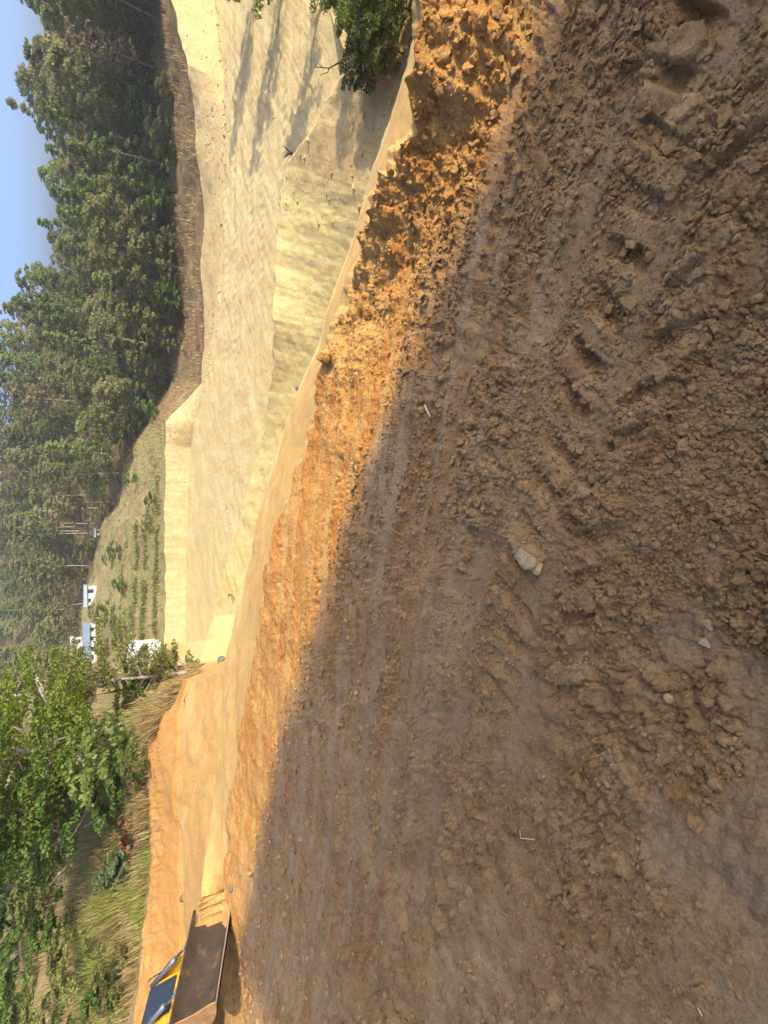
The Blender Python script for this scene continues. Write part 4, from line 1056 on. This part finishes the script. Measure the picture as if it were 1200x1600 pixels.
# ------------------------------------------------------------------ the loader
M_YEL = plain('yellow_paint', (.66, .36, .015), .5, 0, .25, 5, ((.42, .24, .08), 4, .53))
M_STEEL = plain('worn_steel', (.055, .034, .018), .8, .05, .5, 4, ((.17, .09, .03), 2.6, .56))
M_PLATE = plain('rusty_plate', (.42, .22, .07), .7, .1, .4, 4, ((.16, .09, .04), 3, .55))
M_EDGE = plain('scoured_steel', (.46, .38, .28), .45, .5, .3, 6)
M_CYL = plain('grey_hydraulics', (.16, .17, .19), .4, .3, .2, 8)
M_ROD = plain('chrome_rod', (.55, .55, .56), .2, 1, .1, 8)
M_GLASS = plain('dark_glass', (.03, .04, .055), .12, 0, .1, 2)
M_TYRE = plain('tyre_rubber', (.03, .03, .03), .9, 0, .3, 12)
def loader():
    t = empty('wheel_loader', (0, 0, 0)); tag(t, 'yellow wheel loader with its wide earth-stained bucket lowered at the photo edge', 'loader')
    W = 1.15
    prof = [(-.62, .03), (-.15, .0), (.2, .06), (.40, .24), (.48, .5), (.44, .78), (.34, .95)]
    inn = [(y - (.035 if i > 2 else 0), z + (.035 if i < 4 else 0)) for i, (y, z) in enumerate(prof)]
    mb = MB(); n = len(prof); v = []
    for x in (-W, W):
        v += [(x, y, z) for y, z in prof] + [(x, y, z) for y, z in inn]
    fs = []
    for i in range(n - 1):
        fs += [(i, i + 1, 2 * n + i + 1, 2 * n + i), (n + i, 3 * n + i, 3 * n + i + 1, n + i + 1), (i, n + i, n + i + 1, i + 1), (2 * n + i, 2 * n + i + 1, 3 * n + i + 1, 3 * n + i)]
    fs += [(n - 1, 2 * n - 1, 4 * n - 1, 3 * n - 1), (0, 2 * n, 3 * n, n)]
    mb.add(v, fs); bk = mb.build('bucket', M_STEEL, t, smooth=True); bk.data.set_sharp_from_angle(angle=D(50))
    side = [(-.55, .04), (-.15, .005), (.2, .065), (.40, .24), (.47, .5), (.43, .78), (.33, .93), (.20, .86), (-.10, .50), (-.48, .16)]
    for s in (-1, 1):
        mb = MB(); mb.prism(side, s * W + (.002 if s > 0 else -.03), s * W + (.03 if s > 0 else -.002)); mb.build('side_plate', M_PLATE, bk)
    mb = MB(); mb.box(-W - .02, W + .02, -.74, -.45, .036, .062); mb.build('cutting_edge', M_EDGE, bk, bevel=.006)
    mb = MB(); mb.box(-W, W, .30, .40, .951, .99); mb.build('top_rail', M_STEEL, bk, bevel=.006)
    for s in (-1, 1):
        x = s * .62
        mb = MB(); mb.prism([(.50, .30), (.62, .30), (1.5, .95), (2.6, 1.55), (2.6, 1.75), (2.3, 1.78), (1.35, 1.22), (.50, .55)], x - .06, x + .06); mb.build('loader_arm', M_YEL, t, bevel=.012)
        c = MB(); c.tube([(x - s * .16, 1.0, 1.22), (x - s * .16, 2.1, 1.72)], .062, 10); cy = c.build('tilt_cylinder', M_CYL, t, smooth=True)
        c = MB(); c.tube([(x - s * .16, .52, .98), (x - s * .16, 1.02, 1.225)], .034, 10); c.build('rod', M_ROD, cy, smooth=True)
        c = MB(); c.box(x - s * .16 - .05, x - s * .16 + .05, .44, .56, .80, 1.03); c.build('bracket', M_CYL, t, bevel=.01)
        c = MB(); c.tube([(x - s * .16, 1.1, 1.34), (x - s * .16, 1.5, 1.50), (x - s * .10, 1.9, 1.78), (x, 2.2, 1.85)], .014, 6); c.build('hose', M_TYRE, t, smooth=True)
    mb = MB(); mb.prism([(1.5, .55), (1.42, 1.02), (2.15, 1.78), (5.0, 1.9), (5.0, .6)], -.48, .48); mb.build('bonnet', M_YEL, t, bevel=.03)
    mb = MB(); mb.prism([(1.48, 1.13), (1.465, 1.145), (2.045, 1.75), (2.06, 1.735)], -.37, .37); mb.build('windscreen', M_GLASS, t)
    for x in (-.12, .12):
        mb = MB(); mb.tube([(x, 1.50, 1.19), (x, 1.75, 1.45)], .012, 5); mb.build('wiper', M_TYRE, t)
    for sx in (-1, 1):
        mb = MB(); mb.tube([(sx * .40, 1.30, .93), (sx * .40, 1.42, .93)], .075, 12); mb.build('headlight', M_ROD, t)
    mb = MB(); mb.box(-.5, .5, 1.7, 7.0, .45, .75); mb.build('chassis', M_CYL, t, bevel=.02)
    CY = 1.7
    cab = MB(); cab.box(-.62, .62, 3.42 + CY, 4.9 + CY, .76, 1.45); cb = cab.build('cab', M_YEL, t, bevel=.03)
    for x in (-.58, .58):
        for y in (3.46, 4.86):
            q = MB(); q.box(x - .04, x + .04, y + CY - .04, y + CY + .04, 1.45, 2.62); q.build('pillar', M_CYL, cb)
    q = MB(); q.box(-.54, .54, 3.44 + CY, 3.47 + CY, 1.46, 2.6); q.build('windscreen', M_GLASS, cb)
    for x in (-.58, .58):
        q = MB(); q.box(x - .01, x + .01, 3.50 + CY, 4.82 + CY, 1.46, 2.6); q.build('side_window', M_GLASS, cb)
    q = MB(); q.box(-.7, .7, 3.3 + CY, 5.0 + CY, 2.62, 2.74); q.build('roof', M_YEL, cb, bevel=.03)
    for (y, r, w) in ((2.1, .46, .32), (6.2, .72, .45)):
        for s in (-1, 1):
            x = s * .95
            wv = MB(); wv.tube([(x - w / 2, y, r), (x - w / 2 + .05, y, r), (x + w / 2 - .05, y, r), (x + w / 2, y, r)], [r * .88, r, r, r * .88], 24); wh = wv.build('wheel', M_TYRE, t)
            q = MB(); q.tube([(x + s * (w / 2 + .004), y, r), (x + s * (w / 2 + .03), y, r)], [r * .5, r * .42], 18); q.build('rim', M_YEL, wh)
    return t
LD = loader()
LD.matrix_world = Matrix.Translation((-7.72, 8.66, -.55)) @ Matrix.Rotation(D(68), 4, 'Z') @ Matrix.Rotation(D(23), 4, 'Y') @ Matrix.Scale(.72, 4)

# ------------------------------------------------------------------ the dusty air
hz = MB(); hz.box(-190, 190, -80, 330, -24, 62)
hm = bpy.data.materials.new('dusty_air'); hm.use_nodes = True
hn = hm.node_tree.nodes; hn.remove(hn['Principled BSDF'])
pv = hn.new('ShaderNodeVolumePrincipled'); pv.inputs['Color'].default_value = (1, .98, .93, 1); pv.inputs['Density'].default_value = .0006; pv.inputs['Anisotropy'].default_value = .2
hm.node_tree.links.new(pv.outputs[0], hn['Material Output'].inputs['Volume'])
tag(hz.build('haze', hm), 'thin dusty haze over the valley', 'haze', kind='stuff')
